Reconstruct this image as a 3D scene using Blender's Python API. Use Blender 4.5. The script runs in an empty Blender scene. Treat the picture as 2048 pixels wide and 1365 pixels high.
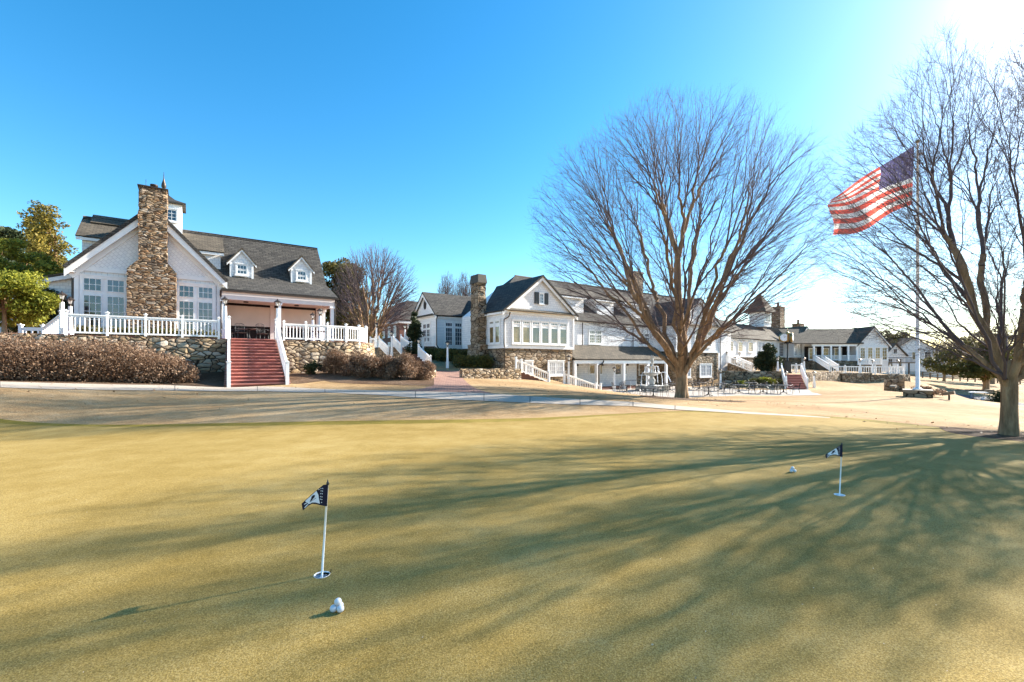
import bpy, math, random
import numpy as np
from mathutils import Vector, Matrix

random.seed(7)
RNG = np.random.default_rng(7)
SC = bpy.context.scene
COL = SC.collection
R = math.radians
F, CX, YH, EYE = 910.0, 1024.0, 726.0, 1.5      # lens in photo pixels, horizon row, eye height
PHI = R(35.5)                                    # all buildings share this turn
CU, SU = math.cos(PHI), math.sin(PHI)


def at(px, py, d):
    return Vector(((px - CX) / F * d, d, EYE + (YH - py) / F * d))


def atz(px, py, z):
    d = (EYE - z) * F / (py - YH)
    return Vector(((px - CX) / F * d, d, z))


class Frame:
    def __init__(s, ox, oy): s.o = (ox, oy)
    def w(s, a, b): return (s.o[0] + CU * a - SU * b, s.o[1] + SU * a + CU * b)
    def s_of(s, px, t):      # s on the line t=const seen in photo column px
        k = (px - CX) / F
        x0, y0 = s.o[0] - SU * t, s.o[1] + CU * t
        return (k * y0 - x0) / (CU - k * SU)


FA = Frame(-25.9, 27.0)      # left clubhouse
FM = Frame(-.67, 38.0)       # main clubhouse
FB = Frame(-7.58, 46.0)      # cottage wing

# ---------------------------------------------------------------- meshes
def mesh_arrays(name, V, Fs, mat=None, smooth=False, matidx=None):
    V = np.asarray(V, dtype=np.float32); Fs = np.asarray(Fs, dtype=np.int32)
    me = bpy.data.meshes.new(name)
    n, k = Fs.shape
    me.vertices.add(len(V)); me.vertices.foreach_set('co', V.ravel())
    me.loops.add(n * k); me.loops.foreach_set('vertex_index', Fs.ravel())
    me.polygons.add(n)
    me.polygons.foreach_set('loop_start', np.arange(0, n * k, k, dtype=np.int32))
    me.polygons.foreach_set('loop_total', np.full(n, k, dtype=np.int32))
    if smooth: me.polygons.foreach_set('use_smooth', np.ones(n, dtype=bool))
    mats = mat if isinstance(mat, (list, tuple)) else [mat]
    for m in mats: me.materials.append(m)
    if matidx is not None: me.polygons.foreach_set('material_index', np.asarray(matidx, dtype=np.int32))
    me.update(calc_edges=True)
    return me


def link(name, me, parent=None, loc=None):
    o = bpy.data.objects.new(name, me); COL.objects.link(o)
    if parent is not None: o.parent = parent
    if loc is not None: o.location = loc
    return o


class MB:
    """collects shapes; build() links them as one mesh object"""
    def __init__(s): s.V, s.F, s.S, s.M = [], [], [], None
    def add(s, vs, fs, smooth=False):
        b = len(s.V)
        for v in vs:
            v = Vector(v)
            s.V.append(s.M @ v if s.M is not None else v)
        for f in fs:
            s.F.append([b + i for i in f]); s.S.append(smooth)
        return s
    def box(s, x0, x1, y0, y1, z0, z1):
        vs = [(x, y, z) for z in (z0, z1) for y in (y0, y1) for x in (x0, x1)]
        return s.add(vs, [(0, 2, 3, 1), (4, 5, 7, 6), (0, 1, 5, 4), (2, 6, 7, 3), (0, 4, 6, 2), (1, 3, 7, 5)])
    def ext(s, poly, vec):      # extrude a planar polygon by vec
        n = len(poly); vec = Vector(vec)
        a = [Vector(p) for p in poly]; b = [p + vec for p in a]
        nrm = Vector((0, 0, 0))
        for i in range(n): nrm += a[i].cross(a[(i + 1) % n])
        if nrm.dot(vec) > 0: a, b = a[::-1], b[::-1]
        fs = [list(range(n)), list(range(2 * n - 1, n - 1, -1))]
        fs += [(i, n + i, n + (i + 1) % n, (i + 1) % n) for i in range(n)]
        return s.add(a + b, fs)
    def py(s, poly, y0, y1): return s.ext([(x, y0, z) for x, z in poly], (0, y1 - y0, 0))
    def px(s, poly, x0, x1): return s.ext([(x0, y, z) for y, z in poly], (x1 - x0, 0, 0))
    def pz(s, poly, z0, z1): return s.ext([(x, y, z0) for x, y in poly], (0, 0, z1 - z0))
    def slab(s, poly, th):      # polygon thickened downward along its normal
        a = [Vector(p) for p in poly]; n = Vector((0, 0, 0))
        for i in range(len(a)): n += a[i].cross(a[(i + 1) % len(a)])
        n.normalize()
        if n.z < 0: n = -n
        return s.ext(poly, -n * th)
    def tube(s, pts, rad, n=8, smooth=True, cap=True):
        pts = [Vector(p) for p in pts]; m = len(pts)
        rad = rad if isinstance(rad, (list, tuple)) else [rad] * m
        vs = []; ref = None
        for i in range(m):
            t = (pts[min(i + 1, m - 1)] - pts[max(i - 1, 0)]).normalized()
            if ref is None:
                ref = Vector((0, 0, 1)) if abs(t.z) < .9 else Vector((1, 0, 0))
            a = t.cross(ref)
            if a.length < 1e-4: a = t.orthogonal()
            a.normalize(); b = t.cross(a)
            for k in range(n):
                an = 2 * math.pi * k / n
                vs.append(pts[i] + (a * math.cos(an) + b * math.sin(an)) * rad[i])
        fs = []
        for i in range(m - 1):
            for k in range(n):
                fs.append((i * n + k, i * n + (k + 1) % n, (i + 1) * n + (k + 1) % n, (i + 1) * n + k))
        s.add(vs, fs, smooth)
        if cap:
            s.F.append([len(s.V) - m * n + k for k in range(n)]); s.S.append(False)
            s.F.append([len(s.V) - 1 - k for k in range(n)]); s.S.append(False)
        return s
    def lathe(s, prof, c=(0, 0, 0), n=16, smooth=True):
        c = Vector(c); vs = []
        for r, z in prof:
            for k in range(n):
                an = 2 * math.pi * k / n
                vs.append(c + Vector((r * math.cos(an), r * math.sin(an), z)))
        fs = []
        for i in range(len(prof) - 1):
            for k in range(n):
                fs.append((i * n + k, i * n + (k + 1) % n, (i + 1) * n + (k + 1) % n, (i + 1) * n + k))
        s.add(vs, fs, smooth)
        b = len(s.V) - len(vs)
        s.F.append([b + n - 1 - k for k in range(n)]); s.S.append(False)
        s.F.append([b + (len(prof) - 1) * n + k for k in range(n)]); s.S.append(False)
        return s
    def ball(s, c, r, n=12, sz=1.0):
        m = n // 2
        return s.lathe([(max(r * math.sin(math.pi * i / m), r * .02), -r * sz * math.cos(math.pi * i / m)) for i in range(m + 1)], c, n)
    def bar(s, p, q, w, h=None):   # rectangular bar from p to q
        p, q = Vector(p), Vector(q); h = h or w
        t = (q - p).normalized()
        a = t.cross(Vector((0, 0, 1)))
        if a.length < 1e-3: a = Vector((1, 0, 0))
        a.normalize(); b = a.cross(t)
        poly = [p + a * (i * w / 2) + b * (j * h / 2) for i, j in ((-1, -1), (1, -1), (1, 1), (-1, 1))]
        return s.ext(poly, q - p)
    def build(s, name, mat, parent=None, loc=None):
        me = bpy.data.meshes.new(name)
        me.from_pydata([tuple(v) for v in s.V], [], s.F)
        me.polygons.foreach_set('use_smooth', s.S)
        me.materials.append(mat); me.update()
        return link(name, me, parent, loc)


def thing(name, label, cat, loc=(0, 0, 0), rz=0.0, group=None):
    o = bpy.data.objects.new(name, None); COL.objects.link(o)
    o.location = loc; o.rotation_euler = (0, 0, rz); o.empty_display_size = .2
    o['label'] = label; o['category'] = cat
    if group: o['group'] = group
    return o


def tag(o, label, cat, group=None):
    o['label'] = label; o['category'] = cat
    if group: o['group'] = group
    return o


def struct(o):
    o['kind'] = 'structure'; return o


def copy_tree(o, parent=None):
    c = o.copy(); COL.objects.link(c)
    if parent is not None:
        c.parent = parent; c.matrix_parent_inverse = o.matrix_parent_inverse
    for ch in list(o.children):
        copy_tree(ch, c)
    return c

# ---------------------------------------------------------------- materials
def new_mat(name):
    m = bpy.data.materials.new(name); m.use_nodes = True
    nt = m.node_tree; nt.nodes.clear()
    out = nt.nodes.new('ShaderNodeOutputMaterial')
    b = nt.nodes.new('ShaderNodeBsdfPrincipled')
    nt.links.new(b.outputs[0], out.inputs[0])
    return m, nt, b


def nd(nt, typ, **kw):
    n = nt.nodes.new('ShaderNode' + typ)
    for k, v in kw.items():
        if k.startswith('_'): setattr(n, k[1:], v)
        else:
            key = int(k[1:]) if k[0] == 'i' and k[1:].isdigit() else k.replace('__', ' ')
            if hasattr(v, 'is_output'): nt.links.new(v, n.inputs[key])
            else: n.inputs[key].default_value = v
    return n


def ramp(nt, fac, stops):
    r = nt.nodes.new('ShaderNodeValToRGB')
    e = r.color_ramp.elements
    while len(e) < len(stops): e.new(.5)
    for x, (p, c) in zip(e, stops): x.position = p; x.color = (*c, 1)
    nt.links.new(fac, r.inputs[0]); return r.outputs[0]


def math_(nt, op, a, b=0.0):
    n = nt.nodes.new('ShaderNodeMath'); n.operation = op
    for i, v in enumerate((a, b)):
        if hasattr(v, 'is_output'): nt.links.new(v, n.inputs[i])
        else: n.inputs[i].default_value = v
    return n.outputs[0]


def mixc(nt, fac, a, b, mode='MIX'):
    n = nt.nodes.new('ShaderNodeMix'); n.data_type = 'RGBA'; n.blend_type = mode
    for key, v in ((0, fac), (6, a), (7, b)):
        if hasattr(v, 'is_output'): nt.links.new(v, n.inputs[key])
        else: n.inputs[key].default_value = (*v, 1) if isinstance(v, tuple) else v
    return n.outputs[2]


def objco(nt): return nt.nodes.new('ShaderNodeTexCoord').outputs['Object']


def scaled(nt, vec, sc):
    n = nt.nodes.new('ShaderNodeMapping'); nt.links.new(vec, n.inputs[0]); n.inputs['Scale'].default_value = sc
    return n.outputs[0]


def noise(nt, vec, scale, detail=4, rough=.55):
    n = nd(nt, 'TexNoise', Scale=scale, Detail=detail, Roughness=rough); nt.links.new(vec, n.inputs['Vector'])
    return n.outputs['Fac']


def bump(nt, b, h, strength=.4, dist=.02):
    n = nd(nt, 'Bump', Strength=strength, Distance=dist); nt.links.new(h, n.inputs['Height'])
    nt.links.new(n.outputs[0], b.inputs['Normal'])


def plain(name, c, rough=.6, metal=0.0, var=.12, sc=3.0, spec=.3):
    m, nt, b = new_mat(name)
    f = noise(nt, objco(nt), sc, 5)
    lo = tuple(x * (1 - var) for x in c); hi = tuple(min(1, x * (1 + var)) for x in c)
    nt.links.new(ramp(nt, f, [(.3, lo), (.7, hi)]), b.inputs['Base Color'])
    b.inputs['Roughness'].default_value = rough; b.inputs['Metallic'].default_value = metal
    b.inputs['Specular IOR Level'].default_value = spec
    return m


def wallco(nt):
    """(along the wall or eave, height) from object space"""
    tc = nt.nodes.new('ShaderNodeTexCoord')
    s = nd(nt, 'SeparateXYZ'); nt.links.new(tc.outputs['Object'], s.inputs[0])
    n = nd(nt, 'SeparateXYZ'); nt.links.new(tc.outputs['Normal'], n.inputs[0])
    g = math_(nt, 'GREATER_THAN', math_(nt, 'ABSOLUTE', n.outputs[0]), math_(nt, 'ABSOLUTE', n.outputs[1]))
    mx = nd(nt, 'Mix'); mx.data_type = 'FLOAT'
    nt.links.new(g, mx.inputs[0]); nt.links.new(s.outputs[0], mx.inputs[2]); nt.links.new(s.outputs[1], mx.inputs[3])
    c = nd(nt, 'CombineXYZ'); nt.links.new(mx.outputs[0], c.inputs[0]); nt.links.new(s.outputs[2], c.inputs[1])
    return c.outputs[0]


def bricky(name, c1, c2, mortar, w, h, msize, rough=.75, bstr=.4, noise_amt=.25, floor=False, bd=.02, turn=0.0, sy=1.0):
    m, nt, b = new_mat(name)
    v = objco(nt) if floor else wallco(nt)
    if turn or sy != 1.0:
        mp = nt.nodes.new('ShaderNodeMapping'); nt.links.new(v, mp.inputs[0])
        mp.inputs['Rotation'].default_value = (0, 0, turn); mp.inputs['Scale'].default_value = (1, sy, 1); v = mp.outputs[0]
    t = nd(nt, 'TexBrick', Color1=(*c1, 1), Color2=(*c2, 1), Mortar=(*mortar, 1), Scale=1.0)
    t.inputs['Mortar Size'].default_value = msize; t.inputs['Mortar Smooth'].default_value = .15
    t.inputs['Brick Width'].default_value = w; t.inputs['Row Height'].default_value = h; t.inputs['Bias'].default_value = 0
    nt.links.new(v, t.inputs['Vector'])
    f = noise(nt, objco(nt), 1.3, 6, .65)
    col = mixc(nt, noise_amt, t.outputs['Color'], ramp(nt, f, [(.3, (.25, .25, .25)), (.75, (1, 1, 1))]), 'MULTIPLY')
    nt.links.new(col, b.inputs['Base Color'])
    b.inputs['Roughness'].default_value = rough; b.inputs['Specular IOR Level'].default_value = .25
    h = math_(nt, 'SUBTRACT', math_(nt, 'MULTIPLY', noise(nt, objco(nt), 14, 3), .4), t.outputs['Fac'])
    bump(nt, b, h, bstr, bd)
    return m


def stone(name, sc, cols, mortar=(.035, .022, .014), edge=.07, bstr=.9, bd=.06):
    m, nt, b = new_mat(name)
    co = objco(nt)
    nz = nd(nt, 'TexNoise', Scale=1.6, Detail=2.0); nt.links.new(co, nz.inputs['Vector'])
    wob = nd(nt, 'VectorMath', _operation='MULTIPLY_ADD'); nt.links.new(nz.outputs['Color'], wob.inputs[0])
    wob.inputs[1].default_value = (.22, .22, .16); nt.links.new(co, wob.inputs[2])
    v = scaled(nt, wob.outputs[0], sc)
    vo = nd(nt, 'TexVoronoi', Scale=1.0, Randomness=.95); nt.links.new(v, vo.inputs['Vector'])
    ve = nd(nt, 'TexVoronoi', _feature='DISTANCE_TO_EDGE', Scale=1.0, Randomness=.95); nt.links.new(v, ve.inputs['Vector'])
    sp = nd(nt, 'SeparateColor'); nt.links.new(vo.outputs['Color'], sp.inputs[0])
    n = len(cols)
    rc = ramp(nt, sp.outputs[0], [(.05 + .9 * i / (n - 1), c) for i, c in enumerate(cols)])
    f = noise(nt, co, 9, 6, .7)
    rc = mixc(nt, .6, rc, ramp(nt, f, [(.25, (.45, .43, .42)), (.7, (1.1, 1.08, 1.05))]), 'MULTIPLY')
    e = nd(nt, 'MapRange'); nt.links.new(ve.outputs['Distance'], e.inputs[0])
    e.inputs[1].default_value = edge * .35; e.inputs[2].default_value = edge
    nt.links.new(mixc(nt, e.outputs[0], mortar, rc), b.inputs['Base Color'])
    b.inputs['Roughness'].default_value = .85; b.inputs['Specular IOR Level'].default_value = .2
    e2 = nd(nt, 'MapRange'); nt.links.new(ve.outputs['Distance'], e2.inputs[0]); e2.inputs[2].default_value = .3
    h = math_(nt, 'ADD', math_(nt, 'POWER', e2.outputs[0], .5), math_(nt, 'MULTIPLY', f, .25))
    h = math_(nt, 'ADD', h, math_(nt, 'MULTIPLY', sp.outputs[1], .35))
    bump(nt, b, h, bstr, bd)
    return m


def leafy(name, cols, transl=.35, sc=1.2):
    m, nt, b = new_mat(name)
    f = noise(nt, objco(nt), sc, 3)
    g = nt.nodes.new('ShaderNodeNewGeometry')
    f2 = math_(nt, 'ADD', math_(nt, 'MULTIPLY', f, .75), math_(nt, 'MULTIPLY', g.outputs['Random Per Island'], .35))
    n = len(cols)
    c = ramp(nt, f2, [(.25 + .55 * i / max(1, n - 1), x) for i, x in enumerate(cols)])
    nt.links.new(c, b.inputs['Base Color'])
    b.inputs['Roughness'].default_value = .6; b.inputs['Specular IOR Level'].default_value = .25
    tr = nd(nt, 'BsdfTranslucent'); nt.links.new(c, tr.inputs[0])
    mx = nd(nt, 'MixShader', i0=transl); nt.links.new(b.outputs[0], mx.inputs[1]); nt.links.new(tr.outputs[0], mx.inputs[2])
    out = [n for n in nt.nodes if n.type == 'OUTPUT_MATERIAL'][0]
    nt.links.new(mx.outputs[0], out.inputs[0])
    return m


def turf(name, dark, mid, light, fine=60.0, bstr=.5, bd=.02, patch=.25, wt=(.45, .25, .3)):
    m, nt, b = new_mat(name)
    co = objco(nt)
    a = noise(nt, co, patch, 4, .6); c = noise(nt, co, 2.3, 5, .65); d = noise(nt, co, fine, 3, .7)
    x = math_(nt, 'ADD', math_(nt, 'MULTIPLY', a, wt[0]), math_(nt, 'MULTIPLY', c, wt[1]))
    x = math_(nt, 'ADD', x, math_(nt, 'MULTIPLY', d, wt[2]))
    # fine straw-coloured tips
    col = ramp(nt, x, [(.36, dark), (.5, mid), (.62, light)])
    sp = ramp(nt, noise(nt, co, fine * 1.25, 3, .8), [(.34, (.4, .38, .33)), (.5, (1, 1, 1)), (.66, (1.6, 1.6, 1.6))])
    nt.links.new(mixc(nt, .85, col, sp, 'MULTIPLY'), b.inputs['Base Color'])
    b.inputs['Roughness'].default_value = .9; b.inputs['Specular IOR Level'].default_value = .12
    h = math_(nt, 'ADD', d, math_(nt, 'MULTIPLY', c, 1.2))
    bump(nt, b, h, bstr, bd)
    return m


M = {}
M['white'] = plain('white_paint', (.9, .88, .855), .45, var=.04, spec=.4)
M['trim'] = plain('white_trim', (.84, .83, .81), .5, var=.05)
M['shake'] = bricky('white_shake_siding', (.9, .88, .855), (.78, .77, .77), (.6, .59, .59), .26, .2, .012, .6, .35, .1)
M['clap'] = bricky('white_lap_siding', (.9, .88, .855), (.81, .8, .8), (.62, .61, .61), 4.0, .16, .012, .55, .5, .08)
M['diamond'] = bricky('diamond_shingle', (.9, .88, .855), (.8, .785, .78), (.62, .6, .6), .2, .2, .01, .6, .35, .08, turn=R(45))
M['roof'] = bricky('asphalt_shingles', (.1, .092, .08), (.054, .05, .046), (.018, .017, .016), .42, .15, .016, .9, .6, .3)
M['roof2'] = bricky('asphalt_shingles_fine', (.155, .128, .094), (.095, .08, .06), (.035, .028, .022), .34, .12, .012, .9, .6, .35)
M['brick'] = bricky('red_brick', (.24, .085, .05), (.16, .055, .035), (.25, .2, .17), .22, .075, .01, .85, .5, .3)
M['paver'] = bricky('brick_pavers', (.4, .23, .17), (.28, .15, .11), (.14, .1, .08), .42, .2, .022, .85, .4, .3, floor=True, turn=R(12))
STC = [(.17, .1, .05), (.33, .22, .125), (.22, .165, .115), (.42, .31, .2), (.27, .15, .075), (.48, .4, .31), (.14, .1, .07)]
M['stone'] = stone('stacked_stone', (2.9, 2.9, 8.5), STC)
M['field'] = stone('field_stone', (2.6, 2.6, 5.2), [(.4, .29, .18), (.52, .42, .3), (.26, .18, .11), (.46, .33, .19), (.62, .53, .42), (.33, .23, .14)], edge=.085)
M['field2'] = stone('main_building_stone', (1.7, 1.7, 3.4), [(.24, .18, .11), (.36, .28, .19), (.19, .13, .08), (.42, .34, .25), (.28, .19, .11)])
M['riser'] = plain('shaded_red_paint', (.22, .075, .058), .6, var=.2)  # shade put into the riser red against lit treads; terrace floor shares it
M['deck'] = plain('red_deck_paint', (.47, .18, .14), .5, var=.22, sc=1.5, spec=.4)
M['black'] = plain('black_metal', (.012, .012, .013), .4, .0, .2, spec=.5)
M['bronze'] = plain('bronze_metal', (.06, .045, .035), .45, .3)
M['shadowgap'] = plain('painted_shade', (.015, .012, .012), .9)  # near-black colour standing in for the shade inside the porches
M['canvas'] = plain('tan_canvas', (.7, .62, .54), .8, var=.06, sc=1)
M['peach'] = plain('peach_paint', (.78, .69, .64), .6, var=.04)
M['concrete'] = plain('concrete', (.4, .335, .265), .85, var=.12, sc=2.0)
M['patio'] = plain('patio_paving', (.36, .31, .26), .8, var=.1, sc=1.5)
M['asphalt'] = plain('asphalt', (.09, .09, .095), .9)
M['mulch'] = turf('bark_mulch', (.05, .028, .016), (.115, .068, .04), (.2, .14, .095), 22, .9, .05)
M['copper'] = plain('blue_seam_metal', (.03, .06, .16), .35, .3)
M['cap'] = plain('weathered_copper', (.07, .06, .045), .6, .3)
M['fount'] = plain('cast_stone', (.45, .42, .37), .8, var=.3, sc=2)
M['navy'] = plain('navy_cloth', (.014, .012, .03), .8)
M['gold'] = plain('aged_brass', (.3, .22, .09), .35, .8)
M['seat'] = plain('dark_vinyl', (.1, .1, .11), .5)
M['tyre'] = plain('rubber', (.02, .02, .02), .8)
M['lampglass'] = plain('frosted_glass', (.75, .72, .66), .25, spec=.6)
M['wood'] = plain('weathered_wood', (.2, .15, .1), .8)
M['glassdoor'] = plain('cup_liner', (.72, .78, .85), .5, var=.05)


def glass_mat(name, c, ior=1.9):
    m, nt, b = new_mat(name)
    f = noise(nt, objco(nt), 1.6, 3)
    g = nt.nodes.new('ShaderNodeNewGeometry')
    f = math_(nt, 'ADD', math_(nt, 'MULTIPLY', f, .55), math_(nt, 'MULTIPLY', g.outputs['Random Per Island'], .45))
    nt.links.new(ramp(nt, f, [(.3, tuple(x * .35 for x in c)), (.5, c), (.72, tuple(min(.6, x * 2.6 + .02) for x in c))]), b.inputs['Base Color'])
    b.inputs['Roughness'].default_value = .06; b.inputs['IOR'].default_value = ior
    b.inputs['Specular IOR Level'].default_value = .5
    bump(nt, b, math_(nt, 'ADD', noise(nt, objco(nt), 1.1, 2), math_(nt, 'MULTIPLY', g.outputs['Random Per Island'], 1.0)), .14, .06)
    return m


M['glass'] = glass_mat('window_glass', (.022, .026, .036), 2.0)
M['glassw'] = glass_mat('warm_window_glass', (.16, .12, .06), 1.8)
M['curtain'] = glass_mat('curtained_glass', (.42, .43, .46), 1.6)


def bark_mat(name, a, b_, sc=6):
    m, nt, b = new_mat(name)
    co = objco(nt)
    f = noise(nt, scaled(nt, co, (sc, sc, sc * .22)), 1.0, 6, .7)
    nt.links.new(ramp(nt, f, [(.32, a), (.66, b_)]), b.inputs['Base Color'])
    b.inputs['Roughness'].default_value = .85; b.inputs['Specular IOR Level'].default_value = .2
    bump(nt, b, f, .7, .05)
    return m


M['bark'] = bark_mat('brown_bark', (.13, .075, .038), (.42, .27, .15))
M['limb'] = bark_mat('branch_bark', (.15, .095, .062), (.31, .2, .13), 4)
M['twig'] = plain('purple_brown_twigs', (.12, .085, .085), .8, var=.25, sc=.6)
M['green'] = turf('putting_green_turf', (.165, .104, .018), (.3, .204, .059), (.385, .284, .11), 110, .5, .005, .45, (.3, .2, .5))
M['fringe'] = turf('green_fringe_turf', (.11, .085, .012), (.2, .15, .025), (.28, .2, .05), 60, .5, .015, .4)
M['lawn'] = turf('dormant_lawn', (.235, .135, .06), (.36, .235, .115), (.47, .34, .2), 30, .7, .04, .2)
M['ivy'] = leafy('ground_ivy', [(.1, .11, .02), (.22, .22, .05)])
# ---------------------------------------------------------------- terrain
PATH_T = [(-300, 13.2, 1.05), (-120, 14.9, .92), (0, 16.2, .82), (171, 17.7, .67), (350, 19.06, .54), (515, 20.6, .42), (650, 20.4, .31), (760, 20.0, .27),
          (831, 19.6, .25), (900, 19.5, .24), (968, 19.3, .2), (1060, 18.6, .12), (1160, 17.9, .05), (1266, 17.3, 0), (1350, 16.0, -.02), (1430, 14.8, -.02), (1500, 13.9, -.02), (1600, 13.0, -.01), (1660, 12.4, 0)]
PATH_B = [(-300, 11.6, .9), (-120, 13.0, .8), (0, 14.2, .72), (171, 15.6, .57), (350, 17.0, .45), (515, 18.3, .35), (650, 18.2, .3), (760, 17.8, .22),
          (831, 17.3, .16), (900, 16.9, .12), (968, 16.6, .1), (1060, 16.3, .05), (1160, 15.9, .02), (1266, 15.6, 0), (1350, 14.55, -.01), (1430, 13.9, -.01), (1500, 13.3, -.01), (1600, 12.6, 0), (1660, 12.25, 0)]
def pxd(px, d): return ((px - CX) / F * d, d)
CP = []
for a in PATH_T + PATH_B: CP.append((*pxd(a[0], a[1]), a[2]))
for X in (-40, -25, -12, 0, 10): CP.append((X, -12, 0))
for X in (-30, -16, -8, 0, 6): CP += [(X, 0, 0), (X, 5, 0)]
for X in (-14, -7, -2, 3, 7): CP.append((X, 9, 0))
CP += [(-12.6, 11.2, 0), (-6, 11, 0), (0, 11.6, 0), (5, 13.2, 0), (12, -2, -.05), (16, 4, -.3), (24, -8, -.4), (22, 10, -.75)]
# (photo column, distance, height)
for px, d, z in [(0, 18.2, .85), (350, 21.3, .65), (200, 19.6, .75), (0, 21, 1.3), (300, 24, 1.3), (450, 22.6, .9), (470, 20.9, .43), (600, 22, .5), (575, 26, .95), (745, 29.5, 1.4), (800, 26.2, .72),
                 (850, 21.5, .36), (700, 23, .5), (895, 30, .55), (895, 36, .78), (890, 25, .4), (960, 36, .85), (930, 41, 1.5), (900, 45, 2.0), (820, 47, 1.6), (780, 38, 1.4), (700, 36, 1.7),
                 (1008, 37, .75), (930, 29.8, .42), (1040, 32.6, .25), (1010, 24, .27), (1100, 33.2, -.02), (1160, 30, -.05), (1198, 36.3, -.64), (1220, 27, -.2), (1260, 31, -.75), (1300, 33.6, -1.14), (1340, 35.5, -1.2),
                 (1363, 24.5, -.41), (1300, 22, -.2), (1420, 22, -.3), (1240, 38, -1.2), (1200, 46, -1.2), (1340, 46, -1.2), (1440, 40, -1.2), (1540, 38, -1.2), (1640, 38, -1.2), (1430, 50, -1.2), (1600, 46, -1.2), (1440, 33, -1.08), (1560, 32, -1.0),
                 (1400, 52, -1.2), (1430, 54, -1.1), (1350, 50, -1.2), (1445, 57, -.3), (1500, 46.5, -1.1), (1500, 49, -.6), (1500, 52, .3), (1620, 49, -1.0), (1700, 57, -.85), (1560, 54, .3), (1700, 62, .25), (1815, 57.5, -.9), (1815, 63, -.6), (1600, 68, .3), (1450, 66, .5),
                 (1640, 22, -.55), (1835, 30, -.74), (1800, 17, -.42), (1900, 12.5, -.15), (2018, 9.8, -.07), (2060, 12, -.3), (1740, 40, -.9), (1900, 40, -1.5), (2000, 30, -1.4), (2048, 20, -.8), (2150, 20, -1.0),
                 (1955, 61, -4.1), (1955, 52, -3.3), (1955, 44, -2.6), (1985, 50, -3.2), (1920, 50, -2.7), (1990, 62, -3.7), (1925, 62, -3.3), (2100, 60, -4.6), (1900, 75, -2.2), (1972, 70, -2.9), (1900, 62, -2.6), (1860, 63, -1.6), (1900, 120, -2.5), (2040, 120, -3.6), (1780, 100, -.6), (1850, 95, -1.6),
                 (600, 60, 2.5), (100, 40, 2.4), (800, 80, 3.6), (1100, 70, 1.0), (1400, 80, 1.2), (300, 100, 3), (1000, 120, 2), (1500, 130, 1)]:
    CP.append((*pxd(px, d), z))
CP += [(-60, 20, 2), (-60, 60, 3), (-40, 34, 2.5), (60, 0, -2), (50, 25, -3), (90, 60, -5), (40, -20, -1), (-40, -30, 0.5), (100, 150, -4), (-100, 150, 3), (0, 200, 0)]
_seen = {}
for c in CP: _seen[(round(c[0], 1), round(c[1], 1))] = c
CP = np.array(list(_seen.values()))
_c2 = 1.5 ** 2
def _phi(A, B): return np.sqrt(((A[:, None, :] - B[None]) ** 2).sum(-1) + _c2)
_n = len(CP)
_A = np.zeros((_n + 3, _n + 3)); _A[:_n, :_n] = _phi(CP[:, :2], CP[:, :2]) - np.eye(_n) * -.0 + np.eye(_n) * -.04
_P = np.c_[np.ones(_n), CP[:, :2]]; _A[:_n, _n:] = _P; _A[_n:, :_n] = _P.T
_W = np.linalg.solve(_A, np.r_[CP[:, 2], 0, 0, 0])
def zt(X, Y):
    Q = np.c_[np.atleast_1d(np.asarray(X, float)), np.atleast_1d(np.asarray(Y, float))]
    out = np.empty(len(Q))
    for i in range(0, len(Q), 20000):
        q = Q[i:i + 20000]
        out[i:i + 20000] = _phi(q, CP[:, :2]) @ _W[:_n] + np.c_[np.ones(len(q)), q] @ _W[_n:]
    r = np.hypot(Q[:, 0], Q[:, 1]); k = np.clip((r - 120) / 100, 0, 1)
    far = -1.0 - 3.0 * np.clip(Q[:, 0] / 150, -1.2, 1)
    out = out * (1 - k) + far * k
    # the putting green itself is level
    g = np.clip((9.5 - Q[:, 1]) / 2.0, 0, 1) * np.clip((9 - Q[:, 0]) / 3.0, 0, 1)
    return out * (1 - g)
def z1(X, Y): return float(zt(X, Y)[0])
def gnd(px, d):
    x, y = pxd(px, d); return Vector((x, y, z1(x, y)))

def axis(edges):
    a = []
    for lo, hi, st in edges: a += list(np.arange(lo, hi, st))
    return np.array(a + [edges[-1][1]])
gx = axis([(-900, -200, 70), (-200, -60, 10), (-60, -30, 2), (-30, 50, .5), (50, 90, 2), (90, 250, 10), (250, 900, 65)])
gy = axis([(-120, -30, 10), (-30, -6, 2), (-6, 0, 1), (0, 62, .5), (62, 120, 2), (120, 260, 10), (260, 1200, 94)])
GX, GY = np.meshgrid(gx, gy); zz = zt(GX.ravel(), GY.ravel())
V = np.c_[GX.ravel(), GY.ravel(), zz]
nx = len(gx); i = np.arange((nx - 1) * (len(gy) - 1)); r, c = i // (nx - 1), i % (nx - 1); b0 = r * nx + c
struct(link('lawn', mesh_arrays('lawn', V, np.c_[b0, b0 + 1, b0 + nx + 1, b0 + nx], M['lawn'], True)))

def ribbon(name, A, B, mat, off, nseg=6, sub=6):
    """sheet between two polylines, draped on the terrain"""
    A, B = np.array(A, float), np.array(B, float)
    t = np.linspace(0, len(A) - 1, (len(A) - 1) * sub + 1)
    ia = lambda P: np.c_[[np.interp(t, np.arange(len(P)), P[:, k]) for k in (0, 1)]].T
    a, b_ = ia(A), ia(B)
    w = np.linspace(0, 1, nseg + 1)
    P = a[:, None] * (1 - w)[None, :, None] + b_[:, None] * w[None, :, None]
    X, Y = P[..., 0].ravel(), P[..., 1].ravel()
    V = np.c_[X, Y, zt(X, Y) + off]
    m = nseg + 1; i = np.arange((len(t) - 1) * nseg); r, c = i // nseg, i % nseg; q = r * m + c
    o = link(name, mesh_arrays(name, V, np.c_[q, q + 1, q + m + 1, q + m], mat, True))
    return struct(o)

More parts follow.
